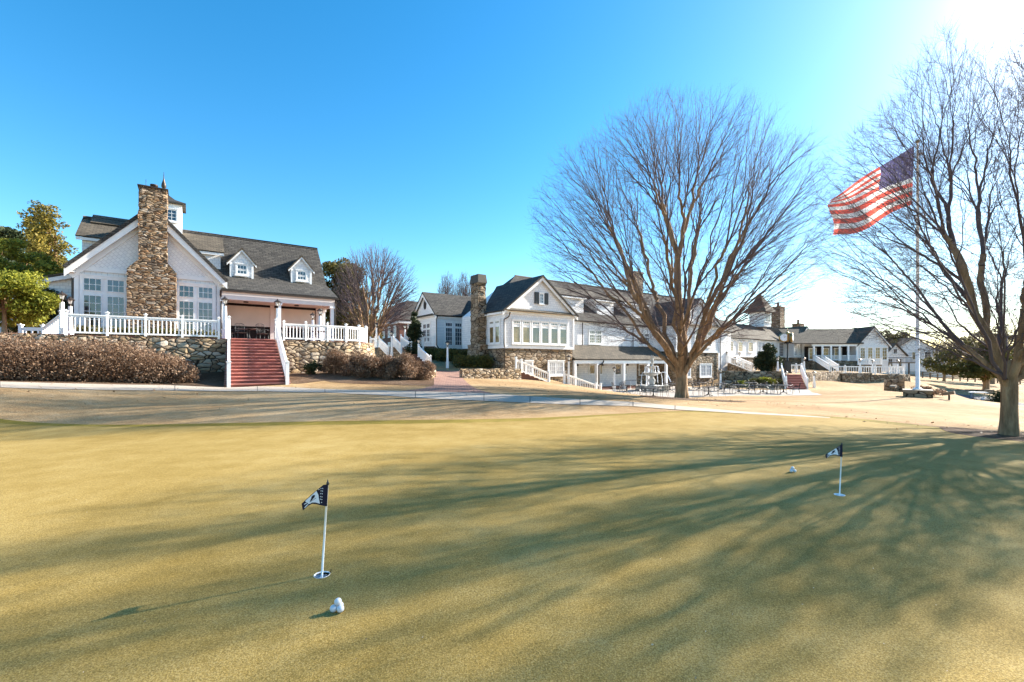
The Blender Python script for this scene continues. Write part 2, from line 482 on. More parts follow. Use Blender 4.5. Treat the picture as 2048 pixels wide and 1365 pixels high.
def blob_sheet(name, pts, mat, off, rings=10, sub=8):
    P = np.array(pts, float); n = len(P); k = n * sub
    t = np.arange(k) / sub; i = t.astype(int); f = (t - i)[:, None]
    p0, p1, p2, p3 = P[(i - 1) % n], P[i % n], P[(i + 1) % n], P[(i + 2) % n]
    E = .5 * ((2 * p1) + (-p0 + p2) * f + (2 * p0 - 5 * p1 + 4 * p2 - p3) * f ** 2 + (-p0 + 3 * p1 - 3 * p2 + p3) * f ** 3)
    c = P.mean(0)
    V = [np.array([[*c]])]
    for r in range(1, rings + 1): V.append(c + (E - c) * (r / rings))
    V = np.concatenate(V); Z = zt(V[:, 0], V[:, 1]) + off
    fs = []
    for j in range(k): fs.append((0, 1 + j, 1 + (j + 1) % k, 1 + (j + 1) % k))
    q = [f for f in fs]
    F4 = []
    for r in range(rings - 1):
        for j in range(k):
            a, b_ = 1 + r * k + j, 1 + r * k + (j + 1) % k
            F4.append((a, a + k, b_ + k, b_))
    me = bpy.data.meshes.new(name)
    me.from_pydata(np.c_[V, Z].tolist(), [], [(0, f[1], f[2]) for f in q] + F4)
    me.polygons.foreach_set('use_smooth', [True] * len(me.polygons)); me.materials.append(mat)
    return struct(link(name, me))

G_EDGE = [(0, 848, 0), (350, 853, 0), (650, 851.5, 0), (1000, 845, 0), (1200, 834, 0), (1350, 826, 0), (1482, 828, 0), (1665, 838, 0), (1848, 857, 0), (2048, 880, 0)]
ge = [tuple(atz(*p))[:2] for p in G_EDGE]
gpts = [(-30, -6), (-30, 6), (-20, 10.6)] + ge + [(10.5, 6.6), (11.0, 3), (10, -3), (4, -7), (-15, -8)]
blob_sheet('putting_green', gpts, M['green'], .012, 60, 8)
cg = np.array(gpts).mean(0)
fr = []
for p in gpts:
    d = np.array(p) - cg; fr.append(tuple(np.array(p) + d / np.linalg.norm(d) * .75))
blob_sheet('green_fringe', fr, M['fringe'], .006, 60, 8)

def cut_hole(o, x, y, r):
    import bmesh
    bm = bmesh.new(); bm.from_mesh(o.data)
    def inside(f):
        c = False; vs = [v.co for v in f.verts]
        for i in range(len(vs)):
            a, b = vs[i], vs[i - 1]
            if (a.y > y) != (b.y > y) and x < (b.x - a.x) * (y - a.y) / (b.y - a.y) + a.x: c = not c
        return c
    fs = [f for f in bm.faces if min((v.co.x - x) ** 2 + (v.co.y - y) ** 2 for v in f.verts) < (r * 2.2) ** 2 or (abs(f.calc_center_median().x - x) < 3 and abs(f.calc_center_median().y - y) < 3 and inside(f))]
    z = sum(v.co.z for f in fs for v in f.verts) / sum(len(f.verts) for f in fs)
    es = set(e for f in fs for e in f.edges); bmesh.ops.delete(bm, geom=fs, context='FACES_ONLY')
    edge = [e for e in es if len(e.link_faces) == 1]
    bmesh.ops.delete(bm, geom=[e for e in es if len(e.link_faces) == 0], context='EDGES')
    vs = [bm.verts.new((x + r * math.cos(6.28319 * i / 32), y + r * math.sin(6.28319 * i / 32), z)) for i in range(32)]
    ang = lambda v: math.atan2(v.co.y - y, v.co.x - x) % 6.2831853
    A = sorted({v for e in edge if e.is_valid for v in e.verts}, key=ang); Bq = sorted(vs, key=ang)
    i = j = 0; na, nb = len(A), len(Bq)
    while i < na or j < nb:      # zip the outer loop to the circle by angle
        pa = ang(A[i]) if i < na else 9e9; pb = ang(Bq[j]) if j < nb else 9e9
        if pa <= pb: bm.faces.new((A[i % na], A[(i + 1) % na], Bq[j % nb])); i += 1
        else: bm.faces.new((Bq[j % nb], A[i % na], Bq[(j + 1) % nb])); j += 1
    bm.normal_update()
    for f in bm.faces:
        f.smooth = True
        if f.normal.z < 0: f.normal_flip()
    bm.to_mesh(o.data); bm.free()
HOLES = [tuple(atz(644, 1150, .012))[:2], tuple(atz(1679, 990, .012))[:2]]
for o_ in [x for x in COL.objects if x.name in ('lawn', 'putting_green', 'green_fringe')]:
    for hx_, hy_ in HOLES: cut_hole(o_, hx_, hy_, .0525)

path = ribbon('concrete_path', [pxd(a[0], a[1]) for a in PATH_T], [pxd(a[0], a[1]) for a in PATH_B], M['concrete'], .016, 6, 8)
jl = MB()
for k in (0, 2, 4, 5, 6, 8, 10, 11, 12, 13, 14):
    a, b_ = pxd(*PATH_T[k][:2]), pxd(*PATH_B[k][:2]); prev = None
    for j in range(7):
        w = j / 6; x, y = a[0] * (1 - w) + b_[0] * w, a[1] * (1 - w) + b_[1] * w
        q = Vector((x, y, z1(x, y) + .021))
        if prev is not None:
            sd = Vector((.014, 0, 0)); jl.add([prev - sd, prev + sd, q + sd, q - sd], [(0, 1, 2, 3)])
        prev = q
struct(jl.build('path_joints', plain('joint_grime', (.1, .09, .08), .9)))
ribbon('brick_walk', [pxd(800, 19.75), pxd(845, 20.6), pxd(868, 22.4), pxd(868, 25), pxd(867, 30), pxd(867, 36.5)],
       [pxd(985, 19.2), pxd(962, 20.3), pxd(946, 22), pxd(936, 25), pxd(927, 30), pxd(924, 36.5)], M['paver'], .02, 6, 8)
pat = [pxd(1215, 41), pxd(1240, 36.5), pxd(1290, 33.8), pxd(1340, 33.0), pxd(1420, 35), pxd(1500, 36.2), pxd(1580, 37), pxd(1644, 37.8), pxd(1612, 46.3), pxd(1565, 47), pxd(1440, 48)]
patA = [FM.w(3.8, -2.5), pxd(1240, 36.3), pxd(1290, 34.2), pxd(1340, 33.4), pxd(1420, 35), pxd(1500, 36.4), pxd(1580, 37.2), pxd(1644, 37.8)]
patB = [FM.w(5.5, 2.4), FM.w(10, 2.4), FM.w(15, 2.4), FM.w(20, 2.4), FM.w(24, -.1), pxd(1440, 48.5), pxd(1560, 47), pxd(1612, 46.2)]
pm = MB()
pm.pz(patA + patB[::-1], -1.6, -1.17)
struct(pm.build('patio', M['patio']))

# mulch beds
blob_sheet('mulch_bed', [pxd(640, 24.2), pxd(660, 22.9), pxd(760, 22.6), pxd(868, 22.6), pxd(866, 27), pxd(800, 29), pxd(745, 29.5), pxd(650, 27.5), pxd(580, 25.2), pxd(575, 22.5), pxd(600, 21.9)], M['mulch'], .014, 10, 6)
blob_sheet('mulch_bed', [FA.w(-6, -13.2), FA.w(0, -13.15), FA.w(3, -13.1), FA.w(6.85, -13.0), FA.w(7.1, -11), FA.w(7.0, -9), FA.w(2, -9), FA.w(-6, -9)], M['mulch'], .014, 12, 8)
def ring(px, d, r0, n=10):
    x, y = pxd(px, d); return [(x + r0 * random.uniform(.85, 1.15) * math.cos(6.283 * i / n), y + r0 * random.uniform(.85, 1.15) * math.sin(6.283 * i / n)) for i in range(n)]
blob_sheet('mulch_ring', ring(1375, 23.2, 2.7), M['mulch'], .014, 10, 6)
blob_sheet('mulch_ring', ring(2030, 9.7, 1.2), M['mulch'], .014, 8, 6)
ribbon('cart_road', [pxd(1880, 64), pxd(1985, 64), pxd(2048, 62), pxd(2200, 60)], [pxd(1880, 60), pxd(1985, 58), pxd(2048, 55), pxd(2200, 52)], M['asphalt'], .05, 4, 6)

# ---------------------------------------------------------------- sky, sun, camera
SEL, SAZ = R(27.4), R(63.0)
SUN = Vector((math.cos(SEL) * math.sin(SAZ), math.cos(SEL) * math.cos(SAZ), math.sin(SEL)))
w = bpy.data.worlds.new('World'); SC.world = w; w.use_nodes = True
nt = w.node_tree; nt.nodes.clear()
out = nt.nodes.new('ShaderNodeOutputWorld'); bg = nt.nodes.new('ShaderNodeBackground')
sky = nt.nodes.new('ShaderNodeTexSky'); sky.sky_type = 'NISHITA'; sky.sun_disc = False
sky.sun_elevation = SEL; sky.sun_rotation = SAZ; sky.air_density = 1.0; sky.dust_density = .3; sky.ozone_density = 2.0
hs = nt.nodes.new('ShaderNodeHueSaturation'); hs.inputs['Saturation'].default_value = 1.4; hs.inputs['Hue'].default_value = .492
nt.links.new(sky.outputs[0], hs.inputs['Color'])
tc = nt.nodes.new('ShaderNodeTexCoord')
dt = nt.nodes.new('ShaderNodeVectorMath'); dt.operation = 'DOT_PRODUCT'; nt.links.new(tc.outputs['Generated'], dt.inputs[0]); dt.inputs[1].default_value = SUN
d0 = math_(nt, 'MAXIMUM', dt.outputs['Value'], 0.0)
glow = math_(nt, 'ADD', math_(nt, 'MULTIPLY', math_(nt, 'POWER', d0, 10.0), .55), math_(nt, 'ADD', math_(nt, 'MULTIPLY', math_(nt, 'POWER', d0, 36.0), 2.0), math_(nt, 'MULTIPLY', math_(nt, 'POWER', d0, 130.0), 75.0)))
gc = nt.nodes.new('ShaderNodeMix'); gc.data_type = 'RGBA'; gc.blend_type = 'ADD'; gc.inputs[0].default_value = 1
nt.links.new(hs.outputs[0], gc.inputs[6])
gm = nt.nodes.new('ShaderNodeVectorMath'); gm.operation = 'SCALE'; gm.inputs[0].default_value = (1.0, .92, .79); nt.links.new(glow, gm.inputs['Scale'])
nt.links.new(gm.outputs[0], gc.inputs[7])
nt.links.new(gc.outputs[2], bg.inputs[0]); bg.inputs[1].default_value = .1
nt.links.new(bg.outputs[0], out.inputs[0])
sl = bpy.data.lights.new('sun', 'SUN'); sl.energy = 5.0; sl.angle = R(.55); sl.color = (1, .93, .82)
so = bpy.data.objects.new('sun', sl); COL.objects.link(so)
so.rotation_euler = SUN.to_track_quat('Z', 'Y').to_euler(); so.location = (40, 20, 40)
cam = bpy.data.cameras.new('camera'); cam.lens = 16.0; cam.sensor_width = 36; cam.shift_y = (YH - 682.5) / 2048
cam.clip_start = .05; cam.clip_end = 3000
co = bpy.data.objects.new('camera', cam); COL.objects.link(co); co.location = (0, 0, EYE); co.rotation_euler = (R(90), 0, 0)
SC.camera = co
SC.view_settings.view_transform = 'Standard'; SC.view_settings.look = 'None'; SC.view_settings.exposure = 1.62; SC.view_settings.gamma = 1.0
SC.cycles.max_bounces = 6; SC.cycles.diffuse_bounces = 3; SC.cycles.transparent_max_bounces = 6
# ---------------------------------------------------------------- building pieces
def zat(fr, px, py, t):
    s = fr.s_of(px, t); return EYE + (YH - py) / F * fr.w(s, t)[1]

LEFT = lambda s0, t0: Matrix.Translation((s0, t0, 0)) @ Matrix.Rotation(R(-90), 4, 'Z')   # wall that faces -s
RIGHT = lambda s0, t0: Matrix.Translation((s0, t0, 0)) @ Matrix.Rotation(R(90), 4, 'Z')

def window(parent, sashes, y, mt=None, casing=.11, glass='glass', mun=.028, name='window', sill=True):
    """sashes: (x0, x1, z0, z1, columns, rows); the wall plane is local y and faces -y"""
    f = MB(); f.M = mt; g = MB(); g.M = mt
    x0 = min(s[0] for s in sashes) - casing; x1 = max(s[1] for s in sashes) + casing
    z0 = min(s[2] for s in sashes) - casing; z1_ = max(s[3] for s in sashes) + casing
    f.box(x0, x1, y - .035, y - .002, z0, z1_)
    for a, b, zz0, zz1 in ((x0, x0 + casing, z0, z1_), (x1 - casing, x1, z0, z1_), (x0 + casing, x1 - casing, z1_ - casing, z1_), (x0 + casing, x1 - casing, z0, z0 + casing)):
        f.box(a, b, y - .09, y - .037, zz0, zz1)
    if sill: f.box(x0 - .05, x1 + .05, y - .14, y - .092, z0 - .06, z0 + .02)
    f.box(x0 - .04, x1 + .04, y - .12, y - .092, z1_ - .03, z1_ + .05)
    for (a, b, c, d, nc, nr) in sashes:
        g.box(a, b, y - .05, y - .037, c, d)
        e = .045
        for p, q, u, v in ((a - .01, a + e, c, d), (b - e, b + .01, c, d), (a + e, b - e, d - e, d), (a + e, b - e, c, c + e)):
            f.box(p, q, y - .075, y - .051, u, v)
        for i in range(1, nc):
            x = a + (b - a) * i / nc; f.box(x - mun / 2, x + mun / 2, y - .068, y - .051, c + e, d - e)
        for i in range(1, nr):
            z = c + (d - c) * i / nr; f.box(a + e, b - e, y - .066, y - .0515, z - mun / 2, z + mun / 2)
    o = f.build(name, M['trim'], parent)
    g.build('pane', M[glass], o)
    return o

def lamp_post(px, ytop, d, label, h=None, ybase=None, grp='white lamp posts', two=False):
    x, y = pxd(px, d); zt_ = EYE + (YH - ytop) / F * d
    zb = z1(x, y) if ybase is None else ybase
    h = zt_ - zb
    t = thing('lamp_post', label, 'lamp', (x, y, zb), 0, grp)
    L = .55
    p = MB(); hp = h - L
    p.box(-.11, .11, -.11, .11, 0, .5)
    a, b = .085, .06
    p.add([(-a, -a, .5), (a, -a, .5), (a, a, .5), (-a, a, .5), (-b, -b, hp), (b, -b, hp), (b, b, hp), (-b, b, hp)], [(0, 1, 5, 4), (1, 2, 6, 5), (2, 3, 7, 6), (3, 0, 4, 7), (4, 5, 6, 7)])
    p.box(-.13, .13, -.13, .13, .5, .54)
    p.build('post', M['white'], t)
    k = MB(); k.lathe([(.03, hp), (.07, hp + .02), (.035, hp + .06), (.035, hp + .1), (.09, hp + .13)], n=10)
    for i in range(4):
        an = math.pi / 2 * i + .785; c, s = math.cos(an), math.sin(an)
        k.bar((c * .1, s * .1, hp + .12), (c * .17, s * .17, hp + .34), .016)
    k.lathe([(.2, hp + .34), (.21, hp + .355), (.1, hp + .44), (.045, hp + .48), (.02, hp + .5), (.028, hp + .52), (.004, hp + .55)], n=8, smooth=False)
    lt = k.build('lantern', M['bronze'], t)
    g = MB(); g.lathe([(.07, hp + .135), (.145, hp + .335)], n=4, smooth=False)
    g.build('lamp_glass', M['lampglass'], lt)
    return t

def railing(label, runs, h=.95, post_at=None, pw=.12, sp=.19, bw=.05, cap=True, name='railing', grp='white railings', first=True, last=True, post_h=None, two_rail=True):
    """runs: list of world points (x, y, z at deck); posts at every point"""
    P = [Vector(p) for p in runs]; o = P[0]
    t = thing(name, label, 'railing', o, 0, grp)
    top, bot = MB(), MB()
    ph = post_h or h + .1
    for i, p in enumerate(P):
        if (i == 0 and not first) or (i == len(P) - 1 and not last): continue
        q = p - o; m = MB()
        dr = (P[min(i + 1, len(P) - 1)] - P[max(i - 1, 0)]); an = math.atan2(dr.y, dr.x)
        m.M = Matrix.Translation(q) @ Matrix.Rotation(an, 4, 'Z')
        m.box(-pw / 2, pw / 2, -pw / 2, pw / 2, -.05, ph)
        if cap: m.box(-pw / 2 - .03, pw / 2 + .03, -pw / 2 - .03, pw / 2 + .03, ph, ph + .035); m.lathe([(pw * .45, ph + .036), (.01, ph + .09)], n=4, smooth=False)
        m.build('post', M['white'], t)
    for i in range(len(P) - 1):
        a, b = P[i] - o, P[i + 1] - o; L = (b - a).length
        if L < .05: continue
        u = (b - a) / L; e = pw / 2 + .002
        top.bar(a + u * e + Vector((0, 0, h - .03)), b - u * e + Vector((0, 0, h - .03)), .1, .06)
        if two_rail: top.bar(a + u * e + Vector((0, 0, h - .105)), b - u * e + Vector((0, 0, h - .105)), .045, .085)
        bot.bar(a + u * e + Vector((0, 0, .1)), b - u * e + Vector((0, 0, .1)), .05, .08)
        n = max(1, int((L - 2 * e) / sp)); m = MB()
        for j in range(n):
            q = a + u * (e + (L - 2 * e) * (j + .5) / n)
            m.bar(q + Vector((0, 0, .142)), q + Vector((0, 0, h - .15)), bw, bw)
        m.build('baluster_panel', M['white'], t)
    top.build('top_rail', M['white'], t); bot.build('bottom_rail', M['white'], t)
    return t

def rough_block(mb_poly_fn): pass

def stair(label, a0, a1, b0, b1, n, mat, name='staircase', skirt=None, grp=None, riser=None):
    """a0-a1 bottom edge, b0-b1 top edge (world points); n steps"""
    a0, a1, b0, b1 = map(Vector, (a0, a1, b0, b1)); o = a0.copy()
    t = thing(name, label, 'stairs', o, 0, grp); m = MB(); nose = MB()
    rise = (b0.z - a0.z) / n; zb = min(a0.z, z1(a0.x, a0.y)) - .4
    for i in range(n):
        f0, f1 = i / n, (i + 1) / n
        p, q = a0.lerp(b0, f0), a1.lerp(b1, f0); r, s_ = a1.lerp(b1, f1), a0.lerp(b0, f1)
        zz = a0.z + rise * (i + 1)
        poly = [(v.x - o.x, v.y - o.y) for v in (p, q, r, s_)]
        m.pz(poly, zb - o.z, zz - o.z - .045)
        d = ((p - s_) * .16); d.z = 0
        poly = [(v.x - o.x, v.y - o.y) for v in (p + d, q + d, r, s_)]
        nose.pz(poly, zz - o.z - .043, zz - o.z)
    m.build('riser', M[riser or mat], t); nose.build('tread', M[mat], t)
    if skirt:
        k = MB()
        for (p, q, sg) in ((a0, b0, -1), (a1, b1, 1)):
            side = (a1 - a0).normalized() * .22 * sg
            P = [p - o, q - o]; base = Vector((0, 0, zb - o.z))
            poly = [Vector((P[0].x, P[0].y, base.z)), Vector((P[1].x, P[1].y, base.z)), Vector((P[1].x, P[1].y, P[1].z - .02)), Vector((P[0].x, P[0].y, P[0].z + .12))]
            k.ext([v + side * .02 for v in poly], side)
        k.build('side_wall', M[skirt], t)
    return t

def stonewall(label, pts, z0s, ztop, th=.45, mat='field', cap=None, name='stone_wall', grp=None):
    """free-standing or retaining wall along world xy points, subdivided and roughened"""
    t = thing(name, label, 'stone wall', (pts[0][0], pts[0][1], ztop), 0, grp)
    rr = random.Random(len(pts) * 31 + int(pts[0][0] * 10))
    P = [Vector((p[0], p[1], 0)) for p in pts]; dense = []
    for i in range(len(P) - 1):
        k = max(2, int((P[i + 1] - P[i]).length / .35))
        for j in range(k): dense.append((P[i].lerp(P[i + 1], j / k), z0s[i] + (z0s[i + 1] - z0s[i]) * j / k))
    dense.append((P[-1], z0s[-1]))
    m = MB(); o = Vector((pts[0][0], pts[0][1], ztop)); vs, fs = [], []
    for i, (p, zb) in enumerate(dense):
        a, b = dense[max(i - 1, 0)][0], dense[min(i + 1, len(dense) - 1)][0]
        nrm = (b - a).normalized().cross(Vector((0, 0, 1)))
        h = ztop - zb; j = lambda k=.04: rr.uniform(-k, k)
        for (off, z) in ((th * .62, zb), (th * .55 + j(), zb + h * .4), (th * .5 + j(), zb + h * .8), (th * .42 + j(), ztop + j(.035)), (-th * .42, ztop + j(.035)), (-th * .5, zb)):
            q = p + nrm * off; vs.append((q.x - o.x, q.y - o.y, z - o.z))
    for i in range(len(dense) - 1):
        for k in range(5): fs.append((i * 6 + k, (i + 1) * 6 + k, (i + 1) * 6 + k + 1, i * 6 + k + 1))
    fs.append([0, 1, 2, 3, 4, 5]); n = (len(dense) - 1) * 6; fs.append([n + 5, n + 4, n + 3, n + 2, n + 1, n])
    m.add(vs, fs)
    m.build('stonework', M[mat], t)
    return t

def rough_box(m, x0, x1, y0, y1, z0, z1_, st=.22, j=.025, rr=random.Random(5), taper=None):
    """box whose skin is cut into courses and jittered, for stone stacks"""
    nz = max(2, int((z1_ - z0) / st)); nxx = max(2, int((x1 - x0) / st)); nyy = max(2, int((y1 - y0) / st))
    ring = [(x0 + (x1 - x0) * i / nxx, y0) for i in range(nxx)] + [(x1, y0 + (y1 - y0) * i / nyy) for i in range(nyy)]
    ring += [(x1 - (x1 - x0) * i / nxx, y1) for i in range(nxx)] + [(x0, y1 - (y1 - y0) * i / nyy) for i in range(nyy)]
    n = len(ring); vs, fs = [], []; cx, cy = (x0 + x1) / 2, (y0 + y1) / 2
    for k in range(nz + 1):
        for (x, y) in ring:
            f = 1 + rr.uniform(-j, j) / max(.3, (x1 - x0) / 2)
            vs.append((cx + (x - cx) * f, cy + (y - cy) * f, z0 + (z1_ - z0) * k / nz))
    for k in range(nz):
        for i in range(n): fs.append((k * n + i, k * n + (i + 1) % n, (k + 1) * n + (i + 1) % n, (k + 1) * n + i))
    fs.append([nz * n + i for i in range(n)])
    m.add(vs, fs)

def downspout(parent, pts, r=.045):
    m = MB(); m.tube(pts, r, 6, False); m.build('downspout', M['bronze'], parent)

# ---------------------------------------------------------------- left clubhouse
A = thing('clubhouse', 'white shingled clubhouse on the left with tall stone chimney, dormers and covered porch', 'building', (FA.o[0], FA.o[1], 0), PHI)
m = MB()
m.py([(0, 1.5), (7.2, 1.5), (7.2, 7.0), (3.6, 10.85), (0, 7.0)], 0, 5.2)
m.px([(3.0, 2.0), (3.0, 8.3), (5.0, 11.0), (8.4, 7.0), (8.4, 2.0)], -.08, 14.2)
m.build('wall', M['shake'], A)
m = MB(); m.py([(.05, 7.27), (7.15, 7.27), (3.6, 11.02)], -.05, -.002); m.build('gable_shingles', M['diamond'], A)
# trim
m = MB()
m.box(-.03, 7.23, -.09, -.003, 7.0, 7.262)
m.box(-.05, .16, -.1, -.003, 1.5, 6.99); m.box(7.04, 7.25, -.1, -.003, 1.5, 6.99)
sl_ = 1.07
def rz(s): return 11.5 - sl_ * abs(s - 3.6)
for sg in (-1, 1):
    X = lambda d: 3.6 + sg * d
    m.py([(X(0), 11.27), (X(4.02), 11.27 - sl_ * 4.02), (X(4.02), 10.83 - sl_ * 4.02), (X(0), 10.72)], -.5, -.42)
    m.py([(X(0), 10.9), (X(3.9), 10.9 - sl_ * 3.9), (X(3.7), 10.45 - sl_ * 3.7), (X(0), 10.45)], -.13, -.052)
    m.slab([(X(0), -.42, 11.24), (X(4.0), -.42, 11.24 - sl_ * 4.0), (X(4.0), -.002, 11.24 - sl_ * 4.0), (X(0), -.002, 11.24)], .03)
    m.box(min(X(3.6), X(4.0)), max(X(3.6), X(4.0)), -.41, 5, 6.82, 6.87)
m.build('trim', M['trim'], A)
m = MB()
for sg in (-1, 1):
    X = lambda d: 3.6 + sg * d
    m.slab([(X(0), -.56, 11.5), (X(4.1), -.56, 11.5 - sl_ * 4.1), (X(4.1), 5.0, 11.5 - sl_ * 4.1), (X(0), 5.0, 11.5)], .2)
RZ = 11.42
m.slab([(3.6, 2.4, 7.85), (14.75, 2.4, 7.85), (14.6, 5.0, RZ), (3.6, 5.0, RZ)], .16)        # steep front slope
m.slab([(7.3, -.4, 6.56), (14.95, -.4, 6.56), (14.75, 2.4, 7.85), (7.3, 2.4, 7.85)], .14)    # porch slope
m.slab([(-.35, 5.0, RZ), (14.6, 5.0, RZ), (14.8, 8.9, 6.7), (-.35, 8.9, 6.7)], .16)
m.tube([(-.35, 5.0, RZ), (14.6, 5.0, RZ)], .07, 6)
m.build('roof', M['roof'], A)
# gutters and porch
m = MB(); m.box(7.25, 15.0, -.52, -.4, 6.38, 6.5); m.build('gutter', M['bronze'], A)
m = MB()
m.box(7.26, 14.75, -.3, .0, 5.86, 6.42); m.box(14.45, 14.72, .0, 3.0, 5.86, 6.4)
m.build('porch_beam', M['peach'], A)
m = MB(); m.box(7.22, 14.44, .002, 2.99, 5.98, 6.04); m.build('porch_ceiling', M['canvas'], A)
for s_, t_ in ((7.42, -.14), (10.85, -.14), (14.55, -.14), (14.55, 2.6)):
    c = MB(); c.box(s_ - .12, s_ + .12, t_ - .12, t_ + .12, 2.8, 5.855); c.box(s_ - .19, s_ + .19, t_ - .19, t_ + .19, 2.8, 3.0); c.box(s_ - .19, s_ + .19, t_ - .19, t_ + .19, 5.7, 5.85)
    c.build('porch_column', M['white'], A)
m = MB(); m.box(7.5, 10.65, 2.86, 2.9, 4.28, 5.8); m.build('roll_down_screen', M['canvas'], A)
m = MB(); m.box(10.95, 13.95, 2.86, 2.9, 4.28, 5.8); m.build('roll_down_screen', M['canvas'], A)
m = MB(); m.box(7.24, 14.15, 2.9, 2.995, 2.8, 5.97); m.box(7.4, 14.0, 2.8, 2.855, 5.81, 5.92); m.build('porch_shade_panel', M['shadowgap'], A)  # dark panel painted as porch shade behind the screens, plus black header
m = MB(); m.box(10.66, 10.94, 2.78, 2.899, 2.8, 5.96); m.build('pilaster', M['peach'], A)
m = MB(); m.box(14.0, 14.3, 2.6, 2.9, 2.8, 5.97); m.build('pilaster', M['peach'], A)
for s_ in (8.9, 12.3):
    k = MB(); k.lathe([(.16, 5.9), (.16, 5.975)], (s_, 1.4, 0), 12); k.build('ceiling_light', M['bronze'], A)
downspout(A, [(7.25, -.46, 6.4), (7.25, -.3, 6.1), (7.3, -.22, 5.9), (7.3, -.22, 2.85)], .06)
downspout(A, [(14.75, -.46, 6.4), (14.75, -.3, 6.1), (14.8, -.3, 2.85)], .06)
downspout(A, [(-.12, -.02, 6.85), (-.12, -.02, 2.8)], .06)
# windows of the gable wall
for a, b in ((.32, 2.26), (4.92, 6.84)):
    c = (a + b) / 2
    sash = []
    for p, q in ((a + .02, c - .11), (c + .11, b - .02)):
        sash += [(p, q, 5.82, 6.6, 3, 2), (p, q, 3.62, 5.58, 3, 4)]
    window(A, sash, -.002, casing=.16)
# dormers
for cs in (8.72, 12.84):
    d = MB(); d.py([(cs - .76, 7.6), (cs + .76, 7.6), (cs + .76, 9.0), (cs, 9.93), (cs - .76, 9.0)], 2.45, 4.6)
    dm = d.build('dormer', M['shake'], A)
    rf = MB()
    for sg in (-1, 1):
        rf.slab([(cs, 2.25, 10.1), (cs + sg * .98, 2.25, 8.92), (cs + sg * .98, 4.4, 8.92), (cs, 4.9, 10.1)], .09)
    rf.build('dormer_roof', M['roof2'], dm)
    tr = MB()
    for sg in (-1, 1):
        tr.py([(cs, 10.0), (cs + sg * .96, 8.85), (cs + sg * .96, 8.68), (cs, 9.78)], 2.29, 2.35)
        tr.box(cs + sg * .7 - .07, cs + sg * .7 + .07, 2.4, 2.448, 7.6, 8.95)
    tr.build('dormer_trim', M['trim'], dm)
    window(dm, [(cs - .31, cs + .31, 8.12, 8.42, 3, 1), (cs - .31, cs + .31, 8.47, 8.8, 3, 1)], 2.448, casing=.1)
# wide shed dormer behind the gable
d = MB(); d.px([(2.8, 7.9), (2.8, 9.52), (4.9, 10.9), (4.9, 7.9)], -.1, 7.4)
dm = d.build('shed_dormer', M['shake'], A)
d = MB(); d.slab([(-.38, 2.5, 9.62), (7.62, 2.5, 9.62), (7.62, 5.0, 11.3), (-.38, 5.0, 11.3)], .1); d.build('dormer_roof', M['roof2'], dm)
d = MB(); d.box(-.36, 7.6, 2.56, 2.62, 9.36, 9.53); d.build('dormer_trim', M['trim'], dm)
d = MB(); d.slab([(.1, 4.3, 10.98), (2.4, 4.3, 10.98), (2.4, 5.4, 11.75), (.1, 5.4, 11.75)], .1); d.build('ridge_cap_roof', M['roof2'], A)
# chimney
c = MB(); rr = random.Random(3)
rough_box(c, 2.4, 4.82, -.85, -.01, 1.2, 7.25, .2, .03, rr)
c.add([(2.4, -.85, 7.25), (4.82, -.85, 7.25), (4.82, -.01, 7.25), (2.4, -.01, 7.25), (2.93, -.85, 7.85), (4.36, -.85, 7.85), (4.36, -.01, 7.85), (2.93, -.01, 7.85)],
      [(0, 1, 5, 4), (1, 2, 6, 5), (2, 3, 7, 6), (3, 0, 4, 7)])
rough_box(c, 2.95, 4.36, -.85, .5, 7.8, 12.42, .2, .035, rr)
ch = c.build('chimney', M['stone'], A)
c = MB(); c.box(2.9, 4.42, -.9, .55, 12.43, 12.5); c.build('chimney_cap', M['bronze'], ch)
c = MB(); c.lathe([(.19, 12.5), (.19, 12.74), (.21, 12.75), (.21, 12.82), (.17, 12.82)], (3.68, -.2, 0), 14); c.build('flue_pot', M['bronze'], ch)
c = MB(); c.tube([(3.3, -.6, 12.5), (3.3, -.6, 12.95)], .012, 5); c.build('lightning_rod', M['bronze'], ch)
# cupola
cs, ct, h = 4.15, 5.0, .95
c = MB(); c.box(cs - h, cs + h, ct - h, ct + h, 10.6, 13.0)
cu = c.build('cupola', M['white'], A)
c = MB()
q = [(cs - h - .22, ct - h - .22), (cs + h + .22, ct - h - .22), (cs + h + .22, ct + h + .22), (cs - h - .22, ct + h + .22)]
c.pz(q, 13.0, 13.12)
c.add([(x, y, 13.12) for x, y in q] + [(cs + (x - cs) * .45, ct + (y - ct) * .5, 13.42) for x, y in q] + [(cs, ct, 13.95)],
      [(0, 1, 5, 4), (1, 2, 6, 5), (2, 3, 7, 6), (3, 0, 4, 7), (4, 5, 8), (5, 6, 8), (6, 7, 8), (7, 4, 8)])
c.build('cupola_roof', M['cap'], cu)
c = MB(); c.lathe([(.03, 13.8), (.04, 14.2), (.16, 14.4), (.14, 14.6), (.03, 15.0), (.01, 15.5)], (cs - .15, ct, 0), 8); c.build('finial', M['bronze'], cu)
window(cu, [(cs + .05, cs + .62, 11.75, 12.55, 2, 3)], ct - h - .002, casing=.08)
# low wing on the left
m = MB(); m.py([(-4.6, 1.5), (-.09, 1.5), (-.09, 6.95), (-4.6, 5.45)], 1.5, 7); wg = m.build('side_wing', M['shake'], A)
m = MB(); m.slab([(-.09, 1.2, 7.16), (-4.9, 1.2, 5.56), (-4.9, 7.2, 5.56), (-.09, 7.2, 7.16)], .1); m.build('wing_roof', M['roof2'], wg)
m = MB(); m.py([(-.11, 7.0), (-4.8, 5.44), (-4.8, 5.2), (-.11, 6.76)], 1.24, 1.3); m.build('wing_trim', M['trim'], wg)
downspout(wg, [(-.25, 1.4, 6.9), (-.25, 1.4, 2.6)], .05)

